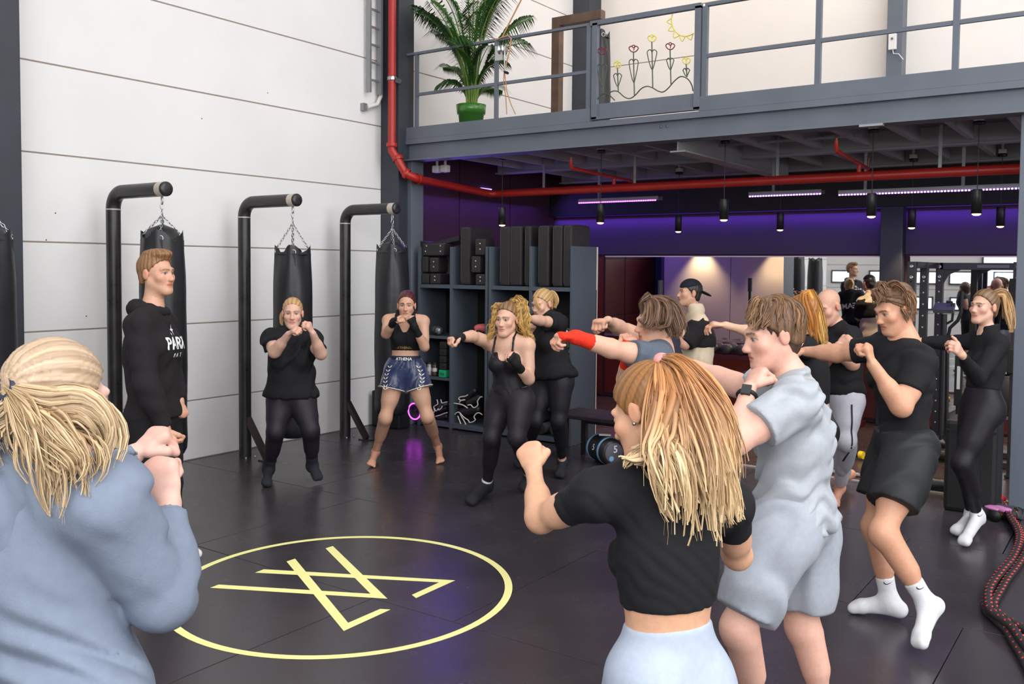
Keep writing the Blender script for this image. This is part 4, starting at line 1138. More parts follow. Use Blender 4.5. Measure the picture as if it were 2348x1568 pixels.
# winch and rope on the second post
t = thing('rope_winch', 'small galvanised hand winch bolted to a railing post', 'winch', (1.52, RY, 3.9))
MB().box((1.50, RY-.05, 3.89), (1.60, RY-.02, 4.04), .006).build('winch_plate', CHROME, t, wc=True)
MB().lathe([(.0, -.03), (.055, -.03), (.055, -.02), (.03, -.018), (.03, .018), (.055, .02), (.055, .03), (0, .03)], (1.585, RY-.03, 4.0), 18, (1, 0, 0)).build('drum', CHROME, t, wc=True)
MB().tube([(1.61, RY-.03, 3.98), (1.62, RY-.04, 3.80), (1.64, RY-.06, 3.76)], .009, 8).build('crank_arm', CHROME, t, wc=True)
MB().tube([(1.64, RY-.06, 3.76), (1.69, RY-.08, 3.74)], .014, 8).build('crank_handle', BLACK, t, wc=True)
t = thing('rope_line', 'thin tan rope tied to the gallery railing and rising to the roof', 'rope', (1.5, RY, 4.1))
ROPE = mat('tan_rope', (186, 140, 100), .9)
a = ony(1195, 0, RY); b = ony(1150, 88, RY)
MB().tube([b, a, a+(a-b)*3.0], .008, 7).build('rising_rope', ROPE, t, wc=True)
MB().tube([ony(*q, RY-.03) for q in ((1135, 92), (1150, 86), (1165, 82), (1172, 88), (1168, 120), (1160, 150), (1155, 165))], .007, 7).build('rope_tail', ROPE, t, wc=True)
MB().tube([ony(*q, RY-.02) for q in ((1156, 165), (1155, 190), (1160, 225), (1162, 262))], .005, 6).build('rope_tail', ROPE, t, wc=True)
MB().tube([ony(*q, RY-.02) for q in ((1157, 165), (1162, 210), (1172, 240), (1182, 262))], .005, 6).build('rope_tail', ROPE, t, wc=True)
# gallows frame and bag on the gallery
t = thing('bag_gallows', 'rusty square-tube gallows frame on the gallery', 'bag frame', (1.37, 9.0, ZD))
RUST = mat('brown_rusty_steel', (112, 88, 74), .5, metal=.3, var=(7, .25))
MB().box((1.32, 8.95, ZD), (1.42, 9.05, 4.66)).build('post', RUST, t, wc=True)
MB().box((1.42, 8.95, 4.56), (1.97, 9.05, 4.66)).build('arm', RUST, t, wc=True)
MB().box((1.22, 8.85, ZD), (1.52, 9.15, ZD+.012)).build('base_plate', RUST, t, wc=True)
bag(1.93, 9.0, 3.3, 4.40, .13, 4.56, 'narrow black bag hanging from the gallows on the gallery', pinch=.2, group=None)
# junction box on gallery column
t = thing('switch_box', 'small white switch box on the grey gallery column', 'switch box', (4.45, 11.66, 4.45))
MB().box((4.41, 11.63, 4.43), (4.50, 11.68, 4.62), .008).build('box_body', WHITEP, t, wc=True)
MB().lathe([(.014, 0), (.014, .01), (0, .012)], (4.455, 11.63, 4.56), 10, (0, -1, 0)).build('switch', mat('grey_plastic', (120, 118, 116), .5), t, wc=True)
MB().tube([(4.46, 11.65, 4.43), (4.47, 11.64, 4.38), (4.53, 11.64, 4.37), (4.58, 11.66, 4.3)], .006, 6).build('cable', WHITEP, t, wc=True)

# ------------------------------------------------------------------ shelf unit with pads
SF, SB = 7.665, 8.13
t = thing('shelf_unit', 'open dark grey shelf unit full of pads and gloves under the gallery', 'shelf', (1.4, SF, 0))
SHM = mat('shelf_grey', (74, 82, 92), .55)
for x in (.41, .87, 1.35, 1.395, 1.91, 2.40):
    MB().box((x, SF, 0), (x+.03, SB, 1.99), .003).build('upright', SHM, t, wc=True)
UX = [(.44, .87), (.90, 1.35), (1.425, 1.91), (1.94, 2.40)]
for a, b in UX:
    MB().box((a, SF+.004, 1.54), (b, SB, 1.58)).build('shelf_board', SHM, t, wc=True)
    MB().box((a, SF+.004, .02), (b, SB, .07)).build('shelf_board', SHM, t, wc=True)
for a, b in UX[:2]: MB().box((a, SF+.004, .985), (b, SB, 1.015)).build('shelf_board', SHM, t, wc=True)
MB().box((UX[0][0], SF+.004, .53), (UX[0][1], SB, .56)).build('shelf_board', SHM, t, wc=True)
MB().box((UX[3][0], SF+.004, .93), (UX[3][1], SB, .96)).build('shelf_board', SHM, t, wc=True)
MB().box((.41, SB, 0), (2.43, SB+.012, 1.55)).build('back_panel', BLACK, t, wc=True)
MB().box((.41, SB+.012, 0), (2.43, SB+.03, 1.99)).build('rear_cladding', mat('pale_cladding', (226, 214, 204), .6), t, wc=True)
PAD = mat('black_pad_vinyl', (40, 36, 38), .5, bump=(40, .12)); STUD = mat('brass_stud', (220, 205, 170), .3, metal=.8)
def in_bay(x0, x1):
    c = (x0+x1)/2
    for a, b in UX:
        if a-.04 <= c <= b+.04: return max(x0, a+.004), min(x1, b-.004)
    return x0, x1
def shield(u0, u1, top, label, yf=SF+.03, dp=.36):
    x0, x1 = in_bay(ony(u0, 600, yf)[0], ony(u1, 600, yf)[0])
    s = thing('kick_shield', label, 'kick shield', ((x0+x1)/2, yf, 1.58), 'tall kick shields standing on the shelf')
    MB().box((x0, yf, 1.585), (x1, yf+dp, top), .018).build('pad_body', PAD, s, wc=True)
    MB().tube([(x0+.004, yf+.004, 1.62), (x0+.004, yf+.004, top-.02)], .006, 6).build('seam', PAD, s, wc=True)
    MB().bar((x1-.03, yf+.08, top-.01), (x1-.03, yf+dp-.06, top-.01), .03, .03).build('handle', PAD, s, wc=True)
for (a, b, lb) in ((1056, 1077, 'kick shield on the shelf, leftmost, second bay'), (1079, 1101, 'kick shield beside three studded pads in the second bay'), (1146, 1169, 'kick shield leftmost in the third bay'), (1170, 1196, 'kick shield in the middle of the third bay'), (1203, 1226, 'kick shield rightmost in the third bay'), (1234, 1258, 'kick shield leftmost in the fourth bay'), (1267, 1289, 'kick shield in the middle of the fourth bay'), (1292, 1317, 'kick shield at the right end of the shelf')):
    if a == 1079: shield(a, b, 2.20, 'tall black '+lb, SF+.22, .23)
    else: shield(a, b, 2.20, 'tall black '+lb)
def thai(u0, v0, u1, v1, label, studs=True, yf=SF+.02, dp=.18):
    a = ony(u0, v1, yf); b = ony(u1, v0, yf); (x0, x1), z0, z1 = in_bay(a[0], b[0]), max(a[2], 1.583), b[2]
    s = thing('strike_pad', label, 'strike pad', ((x0+x1)/2, yf, z0), 'black studded strike pads on the shelf')
    MB().box((x0, yf, z0), (x1, yf+dp, z1), .016).build('pad_body', PAD, s, wc=True)
    if studs:
        wide = (x1-x0) > 1.4*(z1-z0)
        ps = [(.15, .35), (.85, .35), (.2, .8), (.85, .8)] if wide else [(.5, .36), (.5, .7)]
        for (p, q) in ps: MB().lathe([(.009, 0), (.008, -.004), (0, -.006)], (x0+(x1-x0)*p, yf, z0+(z1-z0)*q), 10, (0, 1, 0)).build('stud', STUD, s, wc=True)
    return s
thai(968, 558, 1017, 586, 'wide black strike pad with four studs lying on top, first bay')
thai(984, 590, 1004, 624, 'studded strike pad in the upper row, first bay')
thai(985, 627, 1008, 662, 'studded strike pad in the lower row, first bay')
thai(962, 588, 981, 624, 'plain black strike pad upper left, first bay', False)
thai(963, 627, 983, 661, 'plain black strike pad lower left, first bay', False)
thai(1089, 547, 1112, 585, 'studded strike pad at the top of the second bay')
thai(1080, 587, 1101, 625, 'studded strike pad in the middle of the second bay')
thai(1090, 628, 1112, 664, 'studded strike pad at the bottom of the second bay')
s = thing('folded_pad', 'curved black pad lying across the top of the first bay', 'strike pad', (.7, 7.9, 1.99))
P = [ony(u, v, 7.80) for u, v in ((960, 552), (985, 556), (1015, 550), (1053, 540))]
MB().poly([P[0], P[1], P[2], P[3], P[3]-np.array([0, 0, .05]), P[2]-np.array([0, 0, .05]), P[1]-np.array([0, 0, .05]), P[0]-np.array([0, 0, .05])], .3, (0, 1, 0)).build('pad_body', PAD, s, wc=True)
# things on the middle shelves
def boxt(name, label, cat, lo, hi, m, bev=.006, group=None):
    s = thing(name, label, cat, ((lo[0]+hi[0])/2, (lo[1]+hi[1])/2, lo[2]), group)
    MB().box(lo, hi, bev).build('body', m, s, wc=True); return s
x = ony(1007, 860, SF+.03)[0]
s = boxt('yoga_block', 'bright green foam block on the shelf above the shin guards', 'foam block', (x, SF+.02, .562), (x+.1, SF+.2, .64), mat('bright_green_foam', (22, 176, 120), .8))
MB().box((x+.02, SF+.017, .585), (x+.08, SF+.02, .61)).build('print', mat('dark_green_print', (12, 120, 84), .8), s, wc=True)
for k in range(4):
    z = .645+k*.078
    s = boxt('pad_box', ('lowest', 'second lowest', 'second highest', 'highest')[k]+' of four flat black boxes stacked on the green block', 'box', (x+.002, SF+.03, z), (x+.1, SF+.25, z+.072), PAD, .006, 'black boxes stacked on the green block')
    MB().box((x+.03, SF+.028, z+.02), (x+.07, SF+.03, z+.04)).build('box_label', BLACK, s, wc=True)
for k, u in enumerate((974, 985, 997)):
    c = ony(u, 868, SF+.06); s = thing('supplement_tub', ('leftmost', 'middle', 'rightmost')[k]+' of three silver-labelled tubs on the shelf', 'tub', (c[0], c[1], .56), 'silver tubs on the shelf')
    MB().lathe([(0, 0), (.027, 0), (.028, .02), (.028, .12), (.024, .13), (0, .13)], (c[0], c[1], .562), 16).build('tub_body', mat('silver_tub_%d' % k, ((120, 122, 124), (170, 172, 176), (96, 74, 60))[k], .3, metal=.5, var=(60, .5), stretch=(1, 1, .2)), s, wc=True)
    MB().lathe([(.025, .128), (.026, .15), (0, .152)], (c[0], c[1], .562), 16).build('lid', BLACK, s, wc=True)
    MB().lathe([(.0284, .05), (.0286, .06), (.0286, .085), (.0284, .09)], (c[0], c[1], .562), 16).build('label_band', mat('white_label', (214, 214, 214), .5), s, wc=True)
def glove(c, R, label, m, cuff, cup=(.055, .08, .05), name='boxing_glove'):
    s = thing(name, label, 'glove', c)
    c = np.asarray(c, float)
    V, Q = surface([el(c, R, np.array(cup), .03), el(c+R[0]*cup[0]*.8+R[1]*.02, R, np.array(cup)*np.array([.4, .6, .5]), .03), rc(c-R[1]*cup[1]*.5, c-R[1]*cup[1]*1.5, cup[2]*.9, cup[2]*.85, .02)], .006)
    link('glove_body', np_mesh('glove_body', V, Q), m, s, world_coords=True)
    MB().tube(arc(c-R[1]*cup[1]*1.4, cup[2]*.92, 0, 2*PI*.94, R[0], R[2], 15), .008, 6, closed=True).build('cuff_trim', cuff, s, wc=True)
    return s
I3 = np.eye(3)
def rotz(a): return np.array([[math.cos(a), math.sin(a), 0], [-math.sin(a), math.cos(a), 0], [0, 0, 1.]])
c = ony(1001, 756, SF+.12); glove((c[0], c[1], 1.07), rotz(.9), 'black and silver glove on the shelf behind the red-haired woman', mat('glossy_silver_black', (120, 122, 124), .2, metal=.5, var=(30, .8)), BLACK)
c = ony(1080, 752, SF+.12); glove((c[0], c[1], 1.065), rotz(1.4), 'black glove with gold cuff edge on the shelf', LEATHER, PRINT_G)
c = ony(1103, 738, SF+.12); glove((c[0], c[1], 1.12), rotz(2.4), 'pink focus mitt leaning beside the black glove', mat('coral_pink_leather', (214, 96, 96), .5), LEATHER, (.03, .075, .045), 'focus_mitt')
c = ony(1297, 760, SF+.12); glove((c[0], c[1], 1.12), rotz(.5), 'white and black glove high in the last shelf bay', mat('white_leather', (205, 200, 196), .5), BLACK)
c = ony(1296, 888, SF+.1); s = boxt('spray_bottle', 'small neon green bottle in the last shelf bay', 'bottle', (c[0]-.02, c[1], .962), (c[0]+.02, c[1]+.04, 1.02), mat('neon_green', (80, 220, 60), .5), .008)
MB().box((c[0]-.012, c[1]+.01, 1.02), (c[0]+.012, c[1]+.03, 1.035)).build('cap', WHITEP, s, wc=True)
# shin guards: black shells with white piping heaped in the lowest bays
PIPW = mat('white_piping', (228, 220, 208), .6)
def shin(path, label, lump, yf=SF+.05, closed=False):
    P = [ony(930+x/6.816, 780+y/6.816, yf) for x, y in path]
    c = np.mean(P, axis=0); s = thing('shin_guard', label, 'shin guard', (c[0], yf, .07), 'black shin guards with white piping')
    out = []
    n = len(P)
    for i in range(n-1):
        p0, p1, p2, p3 = P[max(i-1, 0)], P[i], P[i+1], P[min(i+2, n-1)]
        for u in np.linspace(0, 1, 5)[:-1]: out.append(.5*((2*p1)+(p2-p0)*u+(2*p0-5*p1+4*p2-p3)*u*u+(3*p1-p0-3*p2+p3)*u**3))
    out.append(P[-1])
    MB().tube(out, .0065, 7).build('white_piping', PIPW, s, wc=True)
    a = ony(930+lump[0]/6.816, 780+lump[1]/6.816, yf+.07); b = ony(930+lump[2]/6.816, 780+lump[3]/6.816, yf+.09)
    V, Q = surface([rc(a, b, lump[4], lump[5], .02)], .007); link('guard_shell', np_mesh('guard_shell', V, Q), LEATHER, s, world_coords=True)
shin([(680, 1000), (720, 985), (800, 990), (890, 1010), (970, 1060)], 'shin guard with long white edge at the heap top, second bay', (720, 1040, 860, 1010, .035, .03))
shin([(840, 970), (870, 940), (930, 930), (860, 940), (830, 910), (860, 885), (930, 875), (970, 855)], 'shin guard pointing up and right in the second bay', (900, 940, 1080, 790, .04, .035))
shin([(970, 1015), (1020, 1010), (1050, 1045), (1085, 1050), (1130, 1010), (1125, 950), (1170, 890), (1200, 885)], 'shin guard with wavy white edge right in the second bay', (1000, 980, 1160, 900, .045, .04))
shin([(770, 1160), (800, 1130), (840, 1130), (880, 1170), (920, 1210), (980, 1250), (1000, 1285), (1060, 1270), (1090, 1240), (1070, 1200), (1100, 1150), (1150, 1135), (1200, 1165)], 'large shin guard lying across the second bay', (860, 1130, 1130, 1080, .05, .05))
shin([(815, 1180), (870, 1320), (905, 1360), (940, 1340), (930, 1290), (850, 1150)], 'shin guard foot flap with gold badge, second bay', (720, 1250, 800, 1270, .05, .04))
shin([(430, 1140), (460, 1090), (440, 1040), (500, 1000), (500, 960), (490, 925)], 'upright shin guard at the left of the first bay', (520, 1060, 560, 990, .04, .035))
shin([(440, 1080), (480, 1105), (510, 1070), (520, 1090), (560, 1060), (572, 1025)], 'shin guard with curled white strap, first bay', (540, 1090, 620, 1060, .04, .035))
shin([(550, 925), (570, 980), (620, 970), (655, 962)], 'shin guard at the back of the first bay', (600, 1010, 650, 1000, .035, .03))
shin([(470, 1190), (540, 1170), (600, 1145), (655, 1130)], 'shin guard with straight white edge, first bay', (520, 1220, 640, 1190, .045, .04))
shin([(300, 1260), (285, 1300), (290, 1350), (320, 1345), (510, 1335), (585, 1335)], 'shin guard lowest on the floor, first bay', (400, 1290, 600, 1280, .045, .045))
# rolled mats in the last bay
MATM = mat('dark_foam_mat', (44, 42, 46), .8)
spots = [(1243, 998), (1262, 930), (1240, 905), (1285, 915), (1228, 960), (1296, 965), (1272, 985), (1258, 888)]
for k, (u, v) in enumerate(spots):
    c = ony(u, v, SF+.02); z = max(.075+.062, c[2]) if v > 940 else c[2]
    s = thing('rolled_mat', ('lowest rolled mat, end facing out', 'rolled mat in the centre of the pile', 'rolled mat upper left in the pile', 'rolled mat upper right in the pile', 'rolled mat at the left of the pile', 'rolled mat at the right of the pile', 'rolled mat low and right of the lowest', 'topmost rolled mat of the pile')[k]+' in the last shelf bay', 'rolled mat', (c[0], SF, z-.06), 'rolled foam mats in the last shelf bay')
    b = MB(); n = 40
    pts = [(c[0]+(.012+.05*i/n)*math.cos(i*.55), SF-.0, z+(.012+.05*i/n)*math.sin(i*.55)) for i in range(n+1)]
    vs = []; fs = []
    for i, p in enumerate(pts): vs += [p, (p[0], SF+.42, p[2])]
    for i in range(n): fs.append((2*i, 2*i+2, 2*i+3, 2*i+1))
    b.add(vs, fs, True)
    o = b.build('mat_roll', MATM, s, wc=True); md = o.modifiers.new('thick', 'SOLIDIFY'); md.thickness = .007
# speaker with a magenta ring
s = thing('party_speaker', 'black speaker with glowing magenta ring behind the red-haired woman', 'speaker', (.27, 7.42, 0))
MB().box((.06, 7.30, 0), (.46, 7.49, .40), .02).build('cabinet', BLACK, s, wc=True)
c = ony(950, 943, 7.29); 
MB().tube(arc((c[0], 7.292, c[2]), .085, 0, 2*PI*.97, (1, 0, 0), (0, 0, 1), 36), .007, 8, closed=True).build('light_ring', mat('magenta_ring', (235, 90, 255), .4, emit=((225, 60, 255), 7.0)), s, wc=True)
MB().lathe([(.08, 0), (.06, .02), (.02, .03), (0, .02)], (c[0], 7.292, c[2]), 20, (0, 1, 0)).build('cone', BLACKM, s, wc=True)

# ------------------------------------------------------------------ bench with weighted bags
s = thing('low_bench', 'low black bench beside the shelf with weighted bags beneath', 'bench', (3.2, 7.25, 0))
MB().box((2.62, 7.05, .395), (3.5, 7.5, .435), .008).build('bench_top', mat('dark_bench_top', (40, 30, 36), .35), s, wc=True)
for x in (2.72, 3.42):
    for y in (7.09, 7.44): MB().box((x-.025, y-.025, 0), (x+.025, y+.025, .395)).build('leg', BLACKM, s, wc=True)
MB().box((2.7, 7.42, .30), (3.44, 7.45, .395)).build('apron', BLACKM, s, wc=True)
LB = mat('light_blue_band', (128, 178, 214), .6); GRV = mat('grey_vinyl_end', (96, 92, 104), .6)
for k, (p0, p1, lb) in enumerate((((2.93, 7.30, .125), (3.22, 7.12, .125), 'black weighted bag with light blue bands and a white 5 under the bench'),)):
    s2 = thing('weighted_bag', lb, 'weight bag', ((p0[0]+p1[0])/2, (p0[1]+p1[1])/2, 0))
    p0 = np.array(p0); p1 = np.array(p1); d = nrm(p1-p0); L = np.linalg.norm(p1-p0)
    MB().lathe([(0, 0), (.1, 0), (.12, .02), (.122, L/2), (.12, L-.02), (.1, L), (0, L)], p0, 28, d).build('bag_body', LEATHER, s2, wc=True)
    for h in (.03, L-.11): MB().lathe([(.1225, h), (.125, h+.004), (.125, h+.03), (.1225, h+.034)], p0, 28, d).build('band', LB, s2, wc=True)
    MB().lathe([(.0, L+.003), (.088, L+.001), (.092, L-.002)], p0, 28, d).build('end_disc', GRV, s2, wc=True)
    sx = nrm(np.cross(d, (0, 0, 1)))
    me = place_mesh(text_mesh('5', .09, True), p1+d*.005+sx*-.01+np.array([0, 0, .03]), -sx, (0, 0, 1)); link('number', me, PRINT_W, s2, world_coords=True)
    me = place_mesh(disc(.024), p1+d*.005-np.array([0, 0, .05])+sx*.03, -sx, (0, 0, 1)); link('sticker', me, LB, s2, world_coords=True)
    mid = p0+d*L*.5; nv = nrm(-np.array([0, 1., 0])*.75+np.array([0, 0, .25])-RT*.5); nv = nrm(nv-d*np.dot(nv, d))
    me = place_mesh(text_mesh('5', .08), mid+nv*.1235, d, np.cross(nv, d)); link('number', me, PRINT_W, s2, world_coords=True)
    MB().bar(mid+np.array([-.05, -.02, .135]), mid+np.array([.05, .02, .135]), .04, .016).build('handle', WHITEP, s2, wc=True)

# ------------------------------------------------------------------ dumbbells on a rack under the mirror
s = thing('dumbbell_rack', 'dark red two-tier dumbbell rack under the long mirror', 'rack', (3.4, 10.75, 0))
RKM = mat('dark_red_rack', (74, 24, 30), .4)
for z in (.34, .68):
    MB().box((2.2, 10.55, z), (4.45, 10.59, z+.05)).build('rail', RKM, s, wc=True); MB().box((2.2, 10.80, z), (4.45, 10.84, z+.05)).build('rail', RKM, s, wc=True)
for x in (2.2, 3.3, 4.41):
    MB().box((x, 10.55, 0), (x+.05, 10.84, .05)).build('foot', RKM, s, wc=True); MB().box((x, 10.68, .05), (x+.05, 10.73, .76)).build('leg', RKM, s, wc=True)
db0 = None; dcount = 0
RUBH = mat('dark_rubber_head', (54, 46, 50), .5)
for z in (.34, .68):
    for i in range(12):
        x = 2.30+i*.185
        if db0 is None:
            db0 = thing('dumbbell', '', 'dumbbell', (x, 10.70, z+.12), 'round-headed dumbbells on the rack under the mirror')
            for sg in (-1, 1):
                MB().lathe([(0, sg*.05), (.058, sg*.05), (.064, sg*.06), (.064, sg*.13), (.056, sg*.145), (0, sg*.145)], (0, 0, 0), 14, (0, 1, 0)).build('head', RUBH, db0)
            MB().tube([(0, -.06, 0), (0, .06, 0)], .015, 8).build('handle', CHROME, db0)
            d = db0
        else:
            d = copy_tree(db0); d.location = (x, 10.70, z+.12)
        d['label'] = 'round dark dumbbell, %s from the left on the %s tier under the mirror' % (('first', 'second', 'third', 'fourth', 'fifth', 'sixth', 'seventh', 'eighth', 'ninth', 'tenth', 'eleventh', 'twelfth')[i], 'lower' if z < .5 else 'upper')
# black round weight (kettlebell-like ball) near the left
s = thing('kettlebell', 'shiny black kettlebell on a stand beyond the bench', 'kettlebell', (2.55, 9.6, .75))
MB().lathe([(.03, -.1), (.09, -.07), (.115, 0), (.09, .07), (.03, .1)], (2.55, 9.6, .85), 20).build('ball', mat('gloss_black', (12, 12, 16), .12), s, wc=True)
MB().tube(arc((2.55, 9.6, .95), .06, 0, PI, (1, 0, 0), (0, 0, 1), 10), .014, 8).build('handle', CHROME, s, wc=True)
s2 = thing('plyo_stand', 'dark stand under the kettlebell beyond the bench', 'stand', (2.55, 9.6, 0))
MB().box((2.35, 9.4, 0), (2.75, 9.8, .72), .01).build('box_body', BLACK, s2, wc=True); MB().box((2.33, 9.38, .72), (2.77, 9.82, .748), .004).build('box_top', BLACKM, s2, wc=True)
s = thing('wall_bar', 'short dark vertical handle leaning by the red wall left of the man in the cap', 'bar', (1.55, 9.8, 0))
c = ony(1514, 690, 9.6); MB().tube([(c[0], 9.6, 0), (c[0], 9.6, 1.62)], .02, 10).build('shaft', BLACKM, s, wc=True); MB().tube([(c[0], 9.6, 1.45), (c[0], 9.6, 1.64)], .03, 10).build('grip', mat('grey_grip', (60, 62, 64), .6), s, wc=True)

# ------------------------------------------------------------------ power rack at the right
s = thing('power_rack', 'black power rack with drilled uprights before the tall mirror', 'rack', (5.75, 9.3, 0))
RKB = mat('rack_black', (40, 38, 42), .45); HOLE = mat('hole_bright', (200, 202, 206), .5)
RP = {'fl': (5.32, 8.85), 'ml': (5.33, 9.35), 'bl': (5.36, 9.95), 'fr': (6.17, 8.85), 'br': (6.22, 9.95)}
for k, (x, y) in RP.items():
    up = MB().box((x-.035, y-.035, 0), (x+.035, y+.035, 1.86), .004).build('upright', RKB, s, wc=True)
    for z in np.arange(.25, 1.7, .11):
        MB().lathe([(.0, 0), (.0085, 0), (.0085, .001)], (x, y-.0365, z), 8, (0, 1, 0)).build('hole', HOLE if k in ('ml', 'bl') else BLACK, up, wc=True)
    for z in (1.72, 1.82): MB().lathe([(.018, 0), (.016, -.008), (.007, -.008), (.007, -.004), (0, -.004)], (x, y-.036, z), 12, (0, 1, 0)).build('bolt', CHROME, up, wc=True)
    MB().box((x-.05, y-.05, 0), (x+.05, y+.05, .02)).build('foot_plate', RKB, s, wc=True)
MB().box((5.36, 9.915, 1.79), (6.22, 9.985, 1.86), .004).build('top_bar', RKB, s, wc=True)
MB().box((5.285, 8.85, 1.80), (5.355, 9.95, 1.86), .004).build('side_bar', RKB, s, wc=True)
MB().box((6.135, 8.85, 1.80), (6.205, 9.95, 1.86), .004).build('side_bar', RKB, s, wc=True)
for z in (.9, 1.5): MB().box((6.11, 8.79, z), (6.23, 8.91, z+.22), .01).build('j_cup', BLACK, s, wc=True)
MB().box((5.70, 9.911, 1.812), (5.98, 9.915, 1.84)).build('name_plate', mat('grey_print', (110, 110, 112), .5), s, wc=True)
MB().poly([(5.38, 9.93, 1.79), (5.55, 9.93, 1.79), (5.44, 9.93, 1.74), (5.40, 9.93, 1.66), (5.38, 9.93, 1.55)], .03, (0, 1, 0)).build('gusset', RKB, s, wc=True)
# cross trainer behind
s = thing('cross_trainer', 'black cross trainer with curved arms before the tall mirror', 'exercise machine', (5.55, 9.35, 0))
def atY(u, v, Y=9.45): return ony(u, v, Y)
MB().tube([atY(2165, 720), atY(2163, 800), atY(2160, 930)]+[np.array([atY(2160, 930)[0], 9.45, .2])], .028, 10).build('mast', RKB, s, wc=True)
MB().obox(atY(2165, 706), (1, 0, 0), (0, .8, .5), (0, -.5, .8), .09, .06, .02).build('console', mat('console_grey', (92, 96, 100), .35), s, wc=True)
MB().tube([atY(2170, 692), atY(2182, 692), atY(2186, 710), atY(2183, 735), atY(2165, 745)], .012, 8).build('handle', BLACKM, s, wc=True)
MB().tube([atY(2206, 668, 9.3), atY(2204, 715, 9.3), atY(2196, 735, 9.3), atY(2178, 752, 9.3), atY(2173, 778, 9.3), atY(2170, 1000, 9.3)], .016, 8).build('moving_arm', BLACKM, s, wc=True)
c = atY(2185, 1000, 9.4); MB().lathe([(0, -.06), (.2, -.06), (.22, -.03), (.22, .03), (.2, .06), (0, .06)], (c[0]+.1, 9.5, .26), 28, (0, 1, 0)).build('flywheel_cover', mat('ribbed_grey', (86, 88, 94), .4), s, wc=True)
MB().box((c[0]-.1, 9.2, 0), (c[0]+.5, 9.28, .05)).build('base_bar', RKB, s, wc=True); MB().box((c[0]-.1, 9.7, 0), (c[0]+.5, 9.78, .05)).build('base_bar', RKB, s, wc=True)
MB().tube([(c[0]-.06, 9.24, .05), (c[0]+.2, 9.4, .28)], .03, 8).build('pedal_arm', RKB, s, wc=True)
s = thing('slam_pole', 'tall thin black post of a machine standing behind the woman in the half-zip', 'post', (5.6, 8.3, 0))
p = onz(2155, 1020); MB().tube([(p[0], p[1], 0), (p[0]+.02, p[1], 1.05)], .026, 12).build('post', BLACKM, s, wc=True); MB().tube([(p[0]-.03, p[1], .03), (p[0]+.06, p[1], .03)], .035, 10).build('roller', CHROME, s, wc=True)
MB().box((p[0]-.08, p[1]-.1, 0), (p[0]+.1, p[1]+.1, .03)).build('foot', BLACKM, s, wc=True)
s = thing('equipment_pad', 'slim upright black pad with white lettered label behind the woman in the half-zip', 'pad', (5.72, 8.2, 0))
a = ony(2186, 930, 8.2); b = ony(2202, 815, 8.2)
MB().box((a[0], 8.2, a[2]), (b[0]+.02, 8.24, b[2]), .008).build('pad', BLACKM, s, wc=True); MB().box((a[0]+.02, 8.195, a[2]+.14), (a[0]+.045, 8.2, a[2]+.33)).build('label', WHITEP, s, wc=True)
MB().tube([(a[0]+.035, 8.22, 0), (a[0]+.035, 8.22, a[2]+.1)], .02, 8).build('support', BLACKM, s, wc=True); MB().box((a[0]-.05, 8.12, 0), (a[0]+.12, 8.32, .02)).build('foot', BLACKM, s, wc=True)
# bars lying on the gym floor
def lying(name, label, cat, p, q, r, cap, m=BLACKM, group=None, caps=True):
    p = np.array(p, float); q = np.array(q, float); s = thing(name, label, cat, (p+q)/2*np.array([1, 1, 0]), group)
    MB().tube([p, q], r, 12).build('shaft', m, s, wc=True)
    if caps:
        d = nrm(q-p); MB().tube([q-d*.01, q+d*.03], r*1.25, 12).build('end_cap', cap, s, wc=True); MB().tube([p-d*.03, p+d*.01], r*1.25, 12).build('end_cap', cap, s, wc=True)
    return s
YC = mat('yellow_cap', (236, 206, 40), .5)
p = onz(1973, 1038, .06); lying('weighted_bar', 'weighted bar with yellow end cap on the gym floor behind the bald man', 'bar', (p[0]-1.1, p[1]+.25, .04), (p[0], p[1], .04), .03, YC)
p = onz(2123, 1040, .05); lying('foam_roller', 'black roller on the gym floor left of the black box', 'roller', (p[0], p[1], .06), (p[0]+.55, p[1]+.02, .06), .06, BLACK)
p = onz(2112, 1108, .05); lying('foam_roller', 'black roller lying closest to the edge strip behind the young man in black', 'roller', (p[0], p[1], .055), (p[0]+.34, p[1]+.02, .055), .055, BLACKM)
p = onz(2100, 1128, .02); lying('barbell', 'steel barbell lying along the edge of the mats', 'barbell', (4.3, 7.98, .03), (5.45, 7.98, .03), .022, CHROME, CHROME)
s = thing('hanging_pail', 'pink lantern-like bucket hanging low behind the bald man', 'bucket', (4.75, 9.5, 0))
p = ony(1955, 950, 9.3); MB().lathe([(0, 0), (.05, 0), (.075, .17), (.07, .17)], (p[0], 9.3, p[2]-.12), 14).build('pail', mat('pink_plastic', (176, 120, 140), .5), s, wc=True)
MB().tube(arc((p[0], 9.3, p[2]+.05), .07, 0, PI, (1, 0, 0), (0, 0, 1), 8), .006, 6).build('handle', BLACK, s, wc=True); MB().tube([(p[0], 9.32, 0), (p[0], 9.32, p[2]-.12)], .03, 8).build('stand', BLACKM, s, wc=True)
